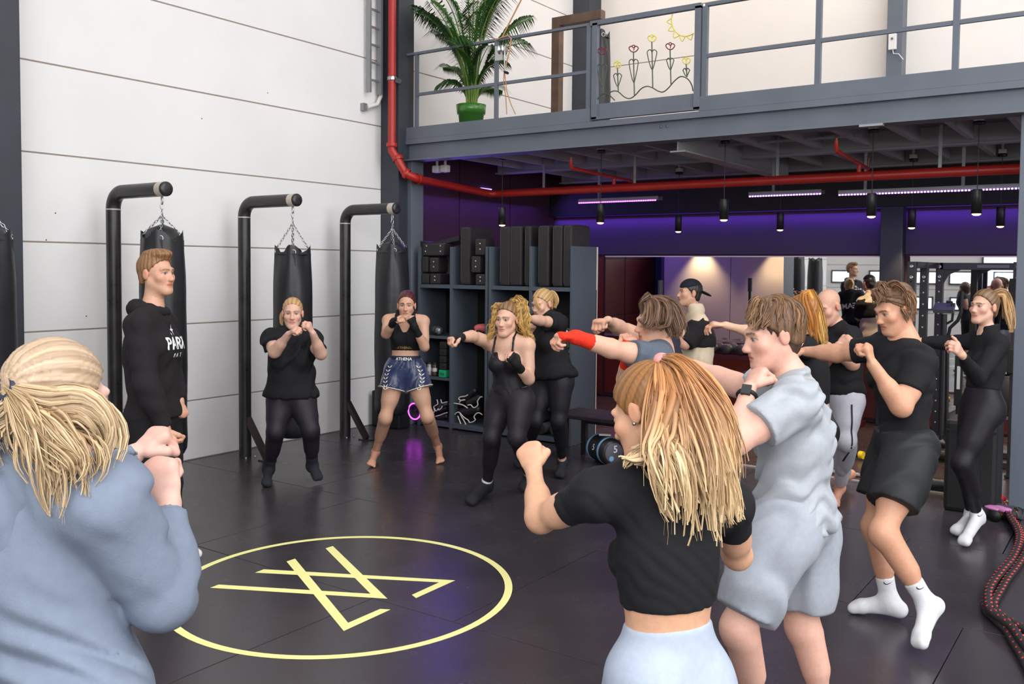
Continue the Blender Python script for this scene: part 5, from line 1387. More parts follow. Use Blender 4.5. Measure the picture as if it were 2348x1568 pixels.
# black box
s = thing('black_case', 'tall black padded box standing on the mats behind the woman in the half-zip', 'box', (6.07, 7.5, 0))
MB().box((5.89, 7.32, 0), (6.24, 7.68, .68), .03).build('case_body', mat('black_padded_vinyl', (20, 20, 22), .55), s, wc=True)
MB().box((5.90, 7.315, .60), (6.23, 7.322, .615)).build('seam', BLACKM, s, wc=True)
me = place_mesh(text_mesh('BOX', .06), (6.243, 7.5, .33), (0, 1, 0), (0, 0, 1)) if False else None
for i, (dx, c_) in enumerate(((.0, (230, 110, 40)), (.09, (230, 110, 40)))):
    h = thing('hand_weight', 'small black hand weight with orange trim beside the black box, '+('left' if i == 0 else 'right'), 'hand weight', (6.27+dx, 7.25, 0), 'orange-trimmed hand weights')
    for sg in (-1, 1): MB().lathe([(0, sg*.03), (.035, sg*.03), (.04, sg*.04), (.04, sg*.07), (0, sg*.075)], (6.27+dx, 7.25+i*.09, .042), 12, (0, .3, 1) if False else (.3, 1, 0)).build('head', BLACK, h, wc=True)
    MB().tube([(6.26+dx, 7.22+i*.09, .042), (6.28+dx, 7.28+i*.09, .042)], .016, 8).build('grip', mat('orange_grip', c_, .5), h, wc=True)
# towel and jacket heap
s = thing('clothes_heap', 'heap of a grey jacket and pink towel on the mats by the right column', 'clothes', (*onz(2285, 1185)[:2], 0))
c = onz(2290, 1182); c2 = onz(2288, 1170, .07)
V, Q = surface([el((c[0], c[1], .03), I3, np.array([.16, .11, .045]), .03), el((c[0]-.1, c[1]-.02, .03), I3, np.array([.07, .07, .05]), .03), el((c[0]+.12, c[1]+.03, .02), I3, np.array([.08, .05, .03]), .03)], .006, folds(3, .012, 45))
V[:, 2] = np.maximum(V[:, 2], .001); link('jacket', np_mesh('jacket', V, Q), cloth('dark_grey_shell', (62, 62, 68), .5), s, world_coords=True)
V, Q = surface([el((c2[0], c2[1], .085), I3, np.array([.085, .05, .016]), .03)], .004, folds(5, .008, 70)); link('towel', np_mesh('towel', V, Q), cloth('pink_towel', (190, 120, 168)), s, world_coords=True)

# ------------------------------------------------------------------ battle ropes
ROPEB = mat('black_braided_rope', (40, 38, 42), .75, bump=(180, .8), var=(120, .3)); FLECK = mat('red_fleck', (214, 66, 58), .7)
def smooth_path(P, k=6):
    out = []; n = len(P)
    for i in range(n-1):
        p0, p1, p2, p3 = P[max(i-1, 0)], P[i], P[i+1], P[min(i+2, n-1)]
        for u in np.linspace(0, 1, k+1)[:-1]: out.append(.5*((2*p1)+(p2-p0)*u+(2*p0-5*p1+4*p2-p3)*u*u+(3*p1-p0-3*p2+p3)*u**3))
    out.append(P[-1]); return out
def rope(path, label, z=.022, seed=1):
    P = smooth_path([onz(2200+x/3.216, 1080+y/3.216, z) for x, y in path])
    s = thing('battle_rope', label, 'battle rope', (*P[0][:2], 0), 'black battle ropes with red flecks')
    MB().tube(P, .021, 10).build('rope', ROPEB, s, wc=True)
    mb = MB(); L = 0; acc = 0
    for i in range(len(P)-1):
        d = P[i+1]-P[i]; l = np.linalg.norm(d); dn = nrm(d); sd = np.cross(dn, (0, 0, 1))
        while acc < l:
            for ph in (.7, 2.0):
                c = P[i]+dn*acc; o = sd*math.cos(ph+.3)+np.array([0, 0, 1])*math.sin(ph+.3)
                mb.obox(c+o*.0205, nrm(dn+sd*.5), np.cross(o, nrm(dn+sd*.5)), o, .0085, .0035, .0018)
            acc += .062
        acc -= l
    o = mb.build('red_flecks', FLECK, s, wc=True); o['kind'] = 'stuff'
    return s, P
s, P = rope([(312, 225), (340, 280), (385, 350), (442, 440), (448, 520), (405, 630), (340, 705), (285, 760), (235, 860), (190, 960), (200, 1030), (265, 1095), (345, 1170), (405, 1270), (476, 1390), (560, 1560)], 'battle rope running from the red end past the heap, outermost curve')
MB().lathe([(0, -.01), (.03, 0), (.034, .05), (.026, .10), (0, .11)], onz(2297, 1148, .03), 14, nrm(np.array(P[0])-np.array(P[3]))).build('red_end_sleeve', mat('red_sleeve', (206, 30, 40), .5), s, wc=True)
rope([(560, 500), (480, 620), (405, 728), (355, 790), (303, 880), (262, 950), (250, 1000), (290, 1060), (375, 1112), (480, 1165), (600, 1200)], 'battle rope curving in from the right and back out, inner curve')
rope([(330, 262), (365, 330), (425, 430), (436, 520), (392, 640), (322, 725), (262, 800), (215, 880), (212, 985), (232, 1035), (300, 1085), (385, 1150), (450, 1240), (520, 1330)], 'battle rope lying between the two others', z=.052)
# ------------------------------------------------------------------ people
def ring_part(name, c, axis, R, r, m, root, n=20):
    axis = nrm(axis); u = np.cross(axis, (0, 0, 1)); u = nrm(u if np.linalg.norm(u) > .05 else np.cross(axis, (1, 0, 0))); v = np.cross(axis, u)
    return MB().tube(arc(c, R, 0, 2*PI*(1-1/n), u, v, n-1), r, 8, closed=True).build(name, m, root, wc=True)
def puff(name, root, c, R, rad, m, vox=.004, amp=.003, freq=160., seed=4):
    V, Q = surface([el(c, R, np.array(rad), .01)], vox, folds(seed, amp, freq)); return link(name, np_mesh(name, V, Q), m, root, world_coords=True)

# --- instructor in the black hoodie
def p_instructor():
    p = Person('man in black hoodie with white chest print standing before the nearest bag', 5.5, dict(
        head=(360, 628), neck=(350, 704), ls=(372, 745, .16), rs=(322, 748, -.15), re=(334, 878, -.25), rw=(381, 985, -.22), rf=(397, 1016, -.22),
        le=(392, 870, .2), lw=(412, 920, .1), lf=(418, 945, .08), lh=(368, 960, .09), rh=(338, 960, -.08),
        rk=(352, 1108, -.1), lk=(382, 1105, .08), ra=(362, 1240, 'z', .09), la=(398, 1240, 'z', .09), rt=(420, 1300, 'z', .025), lt=(455, 1275, 'z', .025)),
        b=1.08, sex='m', skin=(226, 176, 150), face=(.93, -.01, -.36), hs=1.03, hair=(128, 90, 56), brow=(120, 84, 56), rpn=(.6, 0, .6), rcurl=.95, lcurl=.9)
    p.build_body()
    p.cap(t=.012, c1=(104, 70, 40), c2=(166, 122, 80), hl_=(.088, .074), side=(.02, .0), nape=-.06, extra=[((0, .045, .115), (.058, .05, .028)), ((0, -.01, .118), (.062, .07, .026))], amp=.004)
    o = p.shirt(C_HOODIE, hem=.02, sl=(1.95, 1.95), d=.030, ds=.016, lo=1.12, amp=.004, name='hoodie', freq=18)
    p.garment('hood', [rc(p.J['neck']+p.up*.0-p.Rs[1]*.07+p.Rs[0]*sg*.07, p.J['neck']+p.Rs[1]*.07-p.up*.03+p.Rs[0]*sg*.03, .048, .03, .03) for sg in (-1, 1)] +
              [el(p.J['neck']-p.Rs[1]*.085-p.up*.01, p.Rs, np.array([.095, .052, .062]), .04)], C_HOODIE, .004, 40)
    o = p.g_hoodie[2]
    c = p.hp+p.up*p.L*.80+p.Rs[1]*.12
    x = -p.Rs[0]; y = p.up
    p.decal(o, text_mesh('PARK', .105, True), PRINT_W, c, x, y, name='chest_lettering')
    p.decal(o, star4(.035), PRINT_W, c+p.up*.085, x, y, name='star_print'); p.decal(o, star4(.014), PRINT_W, c+p.up*.06+x*-.035, x, y, name='star_print')
    p.decal(o, text_mesh('M  A  T', .035), PRINT_W, c-p.up*.07, x, y, name='small_lettering')
    p.pants(C_BLACK, waist=.12, t1=(1.93, 1.93), d=.022, d1=.028, amp=.006, lo=1.02)
    for q in 'lr': p.sock(q, C_WHITE, .25)

# --- woman with wavy blonde ponytail, foreground left
def p_bluehoodie():
    p = Person('blonde woman in dusty blue hoodie seen from behind, nearest on the left', 1.9, dict(
        head=(138, 922, .0), ls=(-95, 1150, .12), rs=(238, 1150, -.08), re=(372, 1372, .02), rw=(386, 1158, .13), rf=(364, 1085, .14),
        le=(120, 1165, .40), lw=(306, 1042, .60), lf=(350, 1008, .63), lh=(60, 1625, .05), rh=(235, 1625, -.05),
        lk=(60, 2080, .1), rk=(260, 2080, .05), la=(20, 2420, 'z', .09), ra=(300, 2420, 'z', .09), lt=(140, 2330, 'z', .02), rt=(390, 2330, 'z', .02)),
        b=1.04, sex='f', skin=(232, 190, 176), face=(.44, -.08, .88), hs=.97, eyes=False, hair=(190, 160, 120), vox=.0085, hvox=.0048, rpn=(-.1, .1, 1), lpn=(.5, -.5, .6), hsz=1.15)
    p.build_body()
    tie = p.hl(0, -.125, .03)
    D = p.D
    bl = dict(c1=(146, 112, 72), c2=(226, 196, 150))
    lk = p.ribbons([tie, (30, 930, -.1), (-10, 1000, -.12), (20, 1080, -.14)], [.012, .045, .06, .05], 90, .0042, (136, 108, 78), (218, 194, 158), nn=18, dens=.9, seed=2, wav=.02, jl=.4)
    lk += p.ribbons([tie, (75, 960, -.13), (110, 1060, -.16), (125, 1200, -.16)], [.012, .05, .055, .012], 120, .0042, (144, 112, 76), (222, 194, 152), nn=18, dens=.9, seed=3, wav=.018, jl=.45)
    lk += p.ribbons([tie, (110, 935, -.14), (200, 945, -.14), (250, 1000, -.13), (225, 1075, -.14)], [.012, .04, .045, .03, .022], 110, .004, (144, 112, 76), (228, 202, 164), nn=18, dens=.9, seed=4, wav=.014, jl=.4)
    lk += p.ribbons([tie, (120, 1000, -.15), (195, 1060, -.17), (185, 1130, -.17)], [.012, .06, .045, .03], 90, .004, (144, 112, 76), (222, 194, 152), nn=18, dens=.9, seed=5, wav=.02, jl=.4)
    p.cap(t=.014, c1=(140, 114, 90), c2=(208, 182, 152), hl_=(.085, .07), side=(.02, -.01), base=tie, locks=lk, amp=.003)
    ring_part('hair_tie', tie, p.Rf[1]*.9-p.Rf[2]*.2, .02, .008, mat('dark_elastic', (40, 44, 66), .7), p.root)
    p.shirt(C_BLUE, hem=-.02, sl=(1.93, 1.93), d=.035, ds=.018, lo=1.12, amp=.011, name='hoodie', freq=17, axis=None) if False else p.shirt(C_BLUE, hem=-.02, sl=(1.93, 1.93), d=.032, ds=.018, lo=1.12, amp=.012, name='hoodie', freq=22)
    p.garment('hood', [el(p.J['neck']-p.Rs[1]*.06-p.up*.02, p.Rs, np.array([.14, .07, .1]), .04),
                       el(p.J['neck']-p.Rs[1]*.10-p.up*.09, p.Rs, np.array([.10, .035, .12]), .05)], C_BLUE, .006, 25)
    for q in 'lr':
        W, E = p.J[q+'w'], p.J[q+'e']; d = nrm(W-E)
        p.garment('cuff', [rc(W-d*.075, W-d*.012, .043, .037, .01, [(W-d*.012, d)])], C_BLUE, .0015, 140, vox=.005)
    p.pants(C_BLACK, waist=.05, t1=(1.95, 1.95), d=.01)
    for q in 'lr': p.sock(q, C_DSOCK, .2)

# --- woman in loose black tee facing the camera
def p_blacktee():
    p = Person('fair-haired woman in loose black T-shirt and leggings, both fists before her chin', 7.35, dict(
        head=(671, 719, -.02), neck=(667, 763), rs=(624, 779, -.02), ls=(714, 779, .03), re=(629, 808, -.24), rw=(662, 766, -.36), rf=(681, 751, -.4),
        le=(736, 812, -.17), lw=(717, 764, -.33), lf=(707, 745, -.36), rh=(645, 912), lh=(690, 912), rk=(632, 988, -.1), lk=(712, 985, -.1),
        ra=(616, 1076, 'z', .09), la=(716, 1068, 'z', .13), rt=(611, 1112, 'z', .025), lt=(732, 1101, 'z', .03)),
        b=1.16, sex='f', skin=(236, 192, 172), face=(.2, -.06, -.97), hs=1.0, hair=(190, 150, 100), brow=(150, 110, 80), rpn=(.3, -.7, .4), lpn=(-.5, -.6, .4), rcurl=.85, lcurl=.8, waist=1.1, hvox=.0042)
    p.build_body()
    lk = p.ribbons([p.hl(-.05, -.06, .02), (650, 716, .02), (645, 735, .0), (648, 748, -.01)], [.012, .016, .014, .008], 40, .004, (170, 130, 84), (222, 184, 130), seed=2, wav=.006)
    p.cap(t=.008, c1=(150, 112, 70), c2=(222, 182, 128), hl_=(.085, .078), side=(.012, -.01), base=p.hl(0, -.11, .05), locks=lk)
    p.shirt(C_BLACK, hem=.02, sl=(.5, .5), d=.026, ds=.024, lo=1.12, amp=.010, seed=5, skirt=(.182, .145), freq=20)
    p.pants(C_LEG2, waist=.15, t1=(1.9, 1.9), d=.004, d1=.004, amp=.001)
    for q in 'lr': p.sock(q, C_DSOCK, .3)

# --- woman in navy satin shorts
def p_shorts():
    p = Person('red-haired woman in black sports bra and shiny navy shorts, bare feet', 8.05, dict(
        head=(932, 701, -.02), neck=(930, 727), rs=(891, 736, 0), ls=(970, 738, .0), re=(885, 766, -.2), rw=(903, 737, -.36), rf=(914, 729, -.4),
        le=(974, 796, -.1), lw=(950, 748, -.22), lf=(941, 725, -.25), rh=(909, 850), lh=(949, 850), rk=(884, 958, -.08), lk=(980, 955, -.06),
        ra=(861, 1037, 'z', .085), la=(1004, 1023, 'z', .085), rt=(850, 1068, 'z', .02), lt=(1010, 1060, 'z', .02)),
        b=.97, sex='f', skin=(222, 176, 150), face=(.03, -.05, -1), hs=.97, hair=(62, 24, 26), brow=(60, 34, 30), rpn=(.2, -.9, .2), lpn=(-.5, -.1, .6), barefoot=True, vox=.0105, hvox=.0042)
    p.build_body()
    lk = p.ribbons([p.hl(.05, -.06, -.03), (953, 715, .0), (956, 728, -.02), (955, 740, -.03)], [.012, .012, .011, .007], 30, .004, (52, 20, 22), (110, 44, 44), seed=2)
    p.cap(t=.01, c1=(52, 20, 22), c2=(104, 42, 44), hl_=(.084, .082), side=(.012, -.005), base=p.hl(0, -.11, .05), extra=[((0, -.05, .11), (.05, .05, .03))], locks=lk)
    # sports bra with straps
    cu = [(p.hp+p.up*p.L*.44, -p.up), (p.hp+p.up*p.L*.90, p.up)]
    pr = [dict(q, cuts=q['cuts']+cu) for q in p.torso(.007)]
    for sg in (-1, 1):
        S = lambda x, f, u: p.sh+p.Rs[0]*sg*x+p.Rs[1]*f+p.up*u
        q = [S(.085, .115, -.14), S(.075, .095, -.04), S(.068, .055, .05), S(.068, -.005, .082), S(.06, -.07, .04), S(.06, -.105, -.1)]
        pr += [rc(a, b, .021, .021, .01) for a, b in zip(q[:-1], q[1:])]
    pr.append(el(p.sh+p.up*.02+p.Rs[1]*.11, p.Rs, np.array([.055, .08, .12]), .012, op='s'))
    o = p.garment('sports_bra', pr, C_BLACK, .001, 60, vox=.006)
    p.decal(o, text_mesh('-ATHENA-', .03), PRINT_G, p.hp+p.up*p.L*.475+p.Rm[1]*.1, -p.Rm[0], p.up, name='band_lettering')
    o = p.pants(C_NAVY, waist=.22, t1=(.40, .40), d=.014, d1=.05, amp=.006, name='shorts', lo=1.02, dl=.022, freq=40)
    o2 = p.garment('waistband', [el(p.hp+p.up*p.L*.21, p.Rm, np.array([.138, .112, .2])*1.0, .01, [(p.hp+p.up*p.L*.31, p.up), (p.hp+p.up*p.L*.19, -p.up)])], mat('navy_waistband', (26, 32, 56), .7), 0, vox=.006)
    p.decal(o2, text_mesh('ATHENA', .036, True), PRINT_W, p.hp+p.up*p.L*.25+p.Rm[1]*.1, -p.Rm[0], p.up, name='waistband_lettering')
    for q, sg in (('l', -1), ('r', 1)):
        A, K = p.J[q+'h'], p.J[q+'k']; c = A+(K-A)*.13+p.Rh[0]*sg*.035; ax = nrm(K-A)
        leaf = MB()
        for i in range(7):
            t = i/6; bx = sg*(.035*math.sin(t*2.6)); by = .08-.20*t
            for sd in (-1, 1):
                ang = sd*.75; lx, ly = .034*math.sin(ang)*1, .034*math.cos(ang)
                leaf.add([(-bx*1, by, 0), (-bx+lx*.5-ly*.16, by+ly*.5+lx*.16, 0), (-bx+lx, by+ly, 0), (-bx+lx*.5+ly*.16, by+ly*.5-lx*.16, 0)], [(0, 1, 2, 3)])
        me = bpy.data.meshes.new('laurel_print'); me.from_pydata(leaf.v, [], leaf.f)
        p.last = p.g_shorts[:2]
        p.decal(p.g_shorts[2], me, mat('cream_embroidery', (235, 224, 205), .6), c+p.Rh[1]*.08, -p.Rh[0], -ax, name='laurel_print', off=.004)
        e = A+(K-A)*.40
        V = p.g_shorts[0]; ring_part('hem_piping', A+(K-A)*.395, ax, .124, .004, mat('cream_embroidery', (235, 224, 205), .6), p.root, 36)
    p.wrap('r', C_WRAP, 1.7); p.wrap('l', C_WRAP, 1.55)

# --- woman with curly golden hair
def p_curly():
    p = Person('woman with curly golden hair in black vest top throwing a punch, black wrapped hands', 6.75, dict(
        head=(1163, 733, -.03), neck=(1170, 779), rs=(1122, 786, .06), ls=(1209, 793, -.06), re=(1083, 771, -.16), rw=(1053, 774, -.37), rf=(1027, 777, -.45),
        le=(1213, 870, -.12), lw=(1183, 834, -.28), lf=(1164, 806, -.33), rh=(1147, 915, .05), lh=(1195, 915, -.05), rk=(1128, 1002, -.02), lk=(1186, 1003, -.16),
        ra=(1116, 1112, 'z', .09), la=(1215, 1092, 'z', .13), rt=(1076, 1152, 'z', .03), lt=(1196, 1125, 'z', .03)),
        b=1.02, sex='f', skin=(234, 190, 166), face=(-.42, -.07, -.9), hs=1.0, hair=(96, 70, 48), brow=(110, 80, 56), rpn=(.2, -.9, .1), lpn=(-.4, -.3, .7), rcurl=.8, vox=.0105, hvox=.0042)
    p.build_body()
    lk = []
    for i, (dx, dep) in enumerate(((-.065, .0), (-.055, .03), (.0, .09), (.05, .05), (.07, .0), (.075, -.03), (-.075, -.01))):
        u = 1163+dx*290; w = 790 if abs(dx) > .05 else 780
        lk += p.ribbons([p.hl(-dx*.6, -.03, .10), (u+dx*80, 705, dep-.02), (u+dx*150, 740, dep-.03), (u+dx*330+(10 if dx > 0 else -4), w-8, dep-.06)], [.02, .026, .03, .024], 34, .0048, (120, 80, 40), (236, 190, 104), nn=30, dens=.8, seed=20+i, wav=.012, wf=16, curl=.007, jl=.35)
    lk += p.ribbons([p.hl(.0, -.06, .11), (1190, 690, .0), (1204, 712, -.02), (1206, 750, -.03), (1220, 775, -.04)], [.03, .04, .035, .03, .02], 90, .0048, (130, 86, 44), (240, 198, 114), nn=30, dens=.8, seed=31, wav=.012, wf=16, curl=.008)
    p.cap(t=.012, c1=(70, 50, 38), c2=(170, 128, 78), hl_=(.084, .076), side=(.012, .01), base=p.hl(.02, -.09, .1), locks=lk)
    cu = [(p.hp+p.up*p.L*.05, -p.up), (p.hp+p.up*p.L*.90, p.up)]
    pr = [dict(q, cuts=q['cuts']+cu) for q in p.torso(.006) if not (q['t'] == 'rc' and abs((q['b']-p.sh) @ p.Rs[0]) > .1)]
    for sg in (-1, 1):
        S = lambda x, f, u: p.sh+p.Rs[0]*sg*x+p.Rs[1]*f+p.up*u
        q = [S(.085, .12, -.13), S(.078, .105, -.04), S(.074, .06, .05), S(.07, -.005, .088), S(.06, -.075, .045), S(.05, -.11, -.1)]
        pr += [rc(a, b, .0085, .0085, .006) for a, b in zip(q[:-1], q[1:])]
    pr.append(el(p.sh+p.up*.0+p.Rs[1]*.11, p.Rs, np.array([.06, .08, .115]), .012, op='s'))
    p.garment('vest_top', pr, C_LEG, .0015, 45, vox=.006)
    p.pants(C_LEG2, waist=.18, t1=(1.92, 1.92), d=.006, d1=.004, amp=.0015, name='leggings')
    p.wrap('r', C_WRAP, 1.78); p.wrap('l', C_WRAP, 1.6)
    p.sock('r', C_WHITE, .16); p.sock('l', C_WHITE, .16)
    for q in 'rl':
        o = p.garment('boxing_shoe', p.foot(q, .010)+p.leg(q, .010, 1.9, 2.0, .010), mat('black_shoe_suede', (28, 28, 30), .8), 0, vox=.006)
        A, T = p.J[q+'a'], p.J[q+'t']; fd = nrm(T-A)
        for i in range(3):
            me = poly_mesh([(-.006, -.022), (.006, -.022), (.006, .022), (-.006, .022)])
            p.decal(o, me, PRINT_W, A+fd*(.05+.022*i)-np.array([0, 0, .028]), nrm(-np.array(RT)*.8+np.array([0, 0, .55])), nrm(np.array([0, 0, 1.])*.8+RT*.55), name='stripe', off=.003)
    ring_part('necklace', p.J['neck']+p.up*.022+p.Rs[1]*.008, p.up+p.Rs[1]*.25, .062, .0018, PRINT_G, p.root, 28)

# --- blonde woman behind with arm across
def p_behind():
    p = Person('blonde woman in black sweatshirt by the shelf, one arm stretched across her face', 7.6, dict(
        head=(1243, 697, 0), neck=(1260, 728, .02), ls=(1278, 741, -.09), rs=(1228, 744, .1), le=(1240, 735, -.27), lw=(1208, 730, -.44), lf=(1190, 727, -.5),
        re=(1222, 795, .0), rw=(1215, 765, -.15), rf=(1212, 750, -.18), rh=(1247, 866, .06), lh=(1287, 866, -.06), lk=(1281, 965, -.1), la=(1290, 1060, 'z', .1), lt=(1283, 1093, 'z', .025),
        rk=(1228, 965, -.06), ra=(1196, 1046, 'z', .1), rt=(1183, 1069, 'z', .03)),
        b=1.0, sex='f', skin=(232, 188, 164), face=(-.66, -.25, -.72), hs=.95, hair=(180, 140, 90), brow=(150, 110, 76), lpn=(0, -1, .1))
    p.build_body()
    tie = p.hl(0, -.11, .07)
    lk = p.ribbons([tie, (1268, 672, .05), (1276, 690, .05), (1272, 706, .05)], [.014, .02, .022, .012], 50, .004, (150, 110, 66), (226, 186, 126), seed=2, wav=.008)
    lk += p.ribbons([p.hl(-.01, .07, .10), p.hl(-.03, .105, .06), p.hl(-.045, .1, .0), p.hl(-.05, .085, -.03)], [.01, .016, .012, .006], 16, .003, (170, 130, 80), (226, 186, 126), seed=3)
    p.cap(t=.012, c1=(140, 104, 64), c2=(222, 180, 120), hl_=(.085, .07), side=(.012, -.01), base=tie, locks=lk)
    o = p.shirt(C_BLACK, hem=.02, sl=(.55, .55), d=.03, ds=.03, lo=1.22, amp=.008, name='sweatshirt', seed=8, skirt=(.175, .14))
    p.decal(o, text_mesh('TEAM', .12, True), PRINT_W, p.hp+p.up*p.L*.62-p.Rs[1]*.15, p.Rs[0], p.up, name='back_lettering')
    o = p.pants(C_LEG, waist=.15, t1=(1.85, 1.85), d=.006, d1=.004, amp=.001, name='leggings')
    p.decal(o, text_mesh('AYBL', .022, True), PRINT_W, p.J['lh']+p.up*.03+p.Rh[1]*.12+p.Rh[0]*.02, -p.Rh[0], p.up, name='hip_lettering')
    for q in 'lr': p.sock(q, C_DSOCK, .1)

# --- long-haired man with red wraps
def p_redwraps():
    p = Person('man with chin-length brown hair in slate T-shirt punching with red hand wraps', 4.9, dict(
        head=(1503, 738, .0), neck=(1517, 800), ls=(1508, 824, -.17), rs=(1478, 815, .18), le=(1404, 800, -.30), lw=(1320, 773, -.38), lf=(1272, 770, -.4),
        re=(1434, 872, .12), rw=(1441, 812, -.02), rf=(1448, 782, -.06), lh=(1546, 1010, -.09), rh=(1530, 1010, .11), lk=(1500, 1190, -.12), rk=(1570, 1190, .12),
        la=(1520, 1332, 'z', .09), ra=(1605, 1305, 'z', .09), lt=(1450, 1360, 'z', .02), rt=(1545, 1330, 'z', .02)),
        b=1.04, sex='m', skin=(228, 180, 156), face=(-.95, -.12, -.22), hs=1.0, hair=(78, 56, 42), lpn=(-.2, -1, 0), rpn=(-.3, 0, .9), lcurl=.7)
    p.build_body()
    lk = []
    for i, (a, w) in enumerate(((-1.0, .034), (-.5, .04), (0, .05), (.5, .05), (1.0, .045))):
        x = 1512+a*28
        for s_, dep in ((0, -.09), (1, -.03), (2, .04)):
            lk += p.ribbons([p.hl(.0, .01-.03*a, .125), (x+6, 700, dep), (x+6+a*10, 745, dep*1.25), (x+4+a*16, 776 if a > .2 else 742, dep*1.15)], [.02, w*.8, w, w*.6], 26, .0052, (50, 34, 26), (134, 100, 74), core=False, dens=1.3, seed=40+i*3+s_, wav=.014, wf=10, jl=.3)
    lk += p.ribbons([p.hl(0, .03, .12), (1488, 684, -.04), (1477, 700, -.05), (1472, 726, -.04)], [.03, .035, .03, .018], 50, .005, (50, 34, 26), (140, 106, 80), core=False, dens=1.3, seed=61, wav=.012)
    p.cap(t=.018, c1=(52, 36, 28), c2=(130, 98, 72), hl_=(.09, .07), side=(.02, -.03), nape=-.1, locks=lk, amp=.004)
    p.shirt(C_SLATE, hem=-.04, sl=(.55, .55), d=.02, ds=.022, lo=1.1, amp=.007, seed=9)
    p.pants(C_BLACK, waist=.1, t1=(.85, .85), d=.02, d1=.035, name='shorts', amp=.005)
    p.wrap('l', C_RWRAP, 1.55, d=.006); p.wrap('r', C_RWRAP, 1.4, d=.006)
    for q in 'lr': p.sock(q, C_DSOCK, .2)

# --- man in the backwards cap
def p_cap():
    p = Person('man in backwards dark cap and black and beige fleece drinking from a bottle', 8.4, dict(
        head=(1581, 672, 0), neck=(1596, 712), ls=(1603, 746, -.15), rs=(1588, 742, .18), le=(1570, 790, -.24), lw=(1555, 728, -.2), lf=(1549, 700, -.18),
        re=(1565, 795, .18), rw=(1553, 752, .08), rf=(1549, 735, .05), lh=(1604, 868, -.09), rh=(1594, 868, .09), lk=(1592, 968, -.1), rk=(1602, 968, .1),
        la=(1598, 1062, 'z', .09), ra=(1615, 1056, 'z', .09), lt=(1566, 1080, 'z', .02), rt=(1585, 1072, 'z', .02)),
        b=1.06, sex='m', skin=(222, 172, 148), face=(-.97, .06, -.2), hs=1.0, hair=(34, 28, 26), lpn=(-.2, .2, .9), lcurl=.7)
    p.build_body()
    p.cap(t=.006, c1=(28, 24, 22), c2=(46, 40, 36), hl_=(.08, .06), side=(.012, -.02), nape=-.07)
    c0 = (p.hl(0, .0, .045), -p.Rf[2]*.93-p.Rf[1]*.0)
    pr = [el(p.hl(0, -.012, .045), p.Rf, np.array([.088, .108, .092]), .01, [(p.hl(0, .09, .045), nrm(-p.Rf[2]+p.Rf[1]*-.25))])]
    pr += [el(p.hl(0, -.145, .012), np.stack([p.Rf[0], nrm(p.Rf[1]+p.Rf[2]*.42), nrm(p.Rf[2]-p.Rf[1]*.42)]), np.array([.07, .075, .009]), .008)]
    p.garment('backwards_cap', pr, cloth('navy_black_twill', (30, 32, 40)), .0008, 90, vox=.005)
    up = p.hp+p.up*p.L*.58
    o = p.shirt(C_BEIGE, hem=-.06, sl=(0, 0), d=.036, ds=.02, lo=1.16, amp=.006, name='fleece', seed=10)
    pr = [dict(q, cuts=q['cuts']+[(up, -p.up), (p.hp+p.up*p.L*1.0, p.up)]) for q in p.torso(.050)]
    for q in 'lr': pr += p.arm(q, .036, 0, .98, .034)
    p.garment('fleece_yoke', pr, C_HOODIE, .002, 20, seed=11)
    p.garment('collar', [rc(p.J['neck']+p.up*.0, p.J['neck']+p.up*.065+p.Rs[1]*.015, .082, .074, .02, [(p.J['neck']+p.up*.065, p.up)])], C_BEIGE, .003, 50)
    p.pants(C_BLACK, waist=.1, t1=(1.95, 1.95), d=.02, d1=.02, amp=.005)
    for q in 'lr': p.sock(q, C_WHITE, .2)
    b = p.J['lf']; d = nrm(p.hl(0, .1, -.065)-b)
    t = thing('drinks_bottle', 'small clear-topped bottle held to the mouth of the man in the cap', 'bottle', b)
    MB().lathe([(.0, -.09), (.028, -.09), (.03, -.08), (.03, .02), (.014, .05), (.014, .06)], b, 16, d).build('bottle_body', mat('dark_bottle_plastic', (20, 22, 28), .2), t, wc=True)
    MB().lathe([(.016, .055), (.017, .06), (.017, .085), (.0, .088)], b, 14, d).build('lid', mat('silver_lid', (190, 190, 195), .25, metal=.8), t, wc=True)

# --- person hidden behind the long-haired man: arm visible
def p_hidden():
    p = Person('person in dark vest, mostly hidden behind the man with red wraps, bare arm punching', 5.8, dict(
        head=(1520, 742, .05), ls=(1470, 776, -.08), rs=(1535, 785, .15), le=(1420, 752, -.28), lw=(1394, 735, -.48), lf=(1373, 738, -.54),
        re=(1545, 850, .1), rw=(1515, 800, -.05), rf=(1505, 780, -.1), lh=(1520, 940, -.05), rh=(1560, 940, .08), lk=(1500, 1090, -.1), rk=(1580, 1090, .05),
        la=(1490, 1215, 'z', .09), ra=(1600, 1200, 'z', .09), lt=(1450, 1235, 'z', .02), rt=(1560, 1225, 'z', .02)),
        b=1.0, sex='m', skin=(226, 180, 156), face=(-.9, -.05, -.3), hs=.95, lpn=(0, -1, -.1), lcurl=.85)
    p.build_body()
    p.cap(t=.01, c1=(60, 44, 34), c2=(100, 76, 58))
    p.shirt(cloth('dark_slate_vest', (42, 44, 56)), hem=-.02, sl=(0, 0), d=.012, amp=.004, name='vest')
    p.pants(C_BLACK, waist=.1, t1=(.8, .8), d=.02, d1=.03, name='shorts')

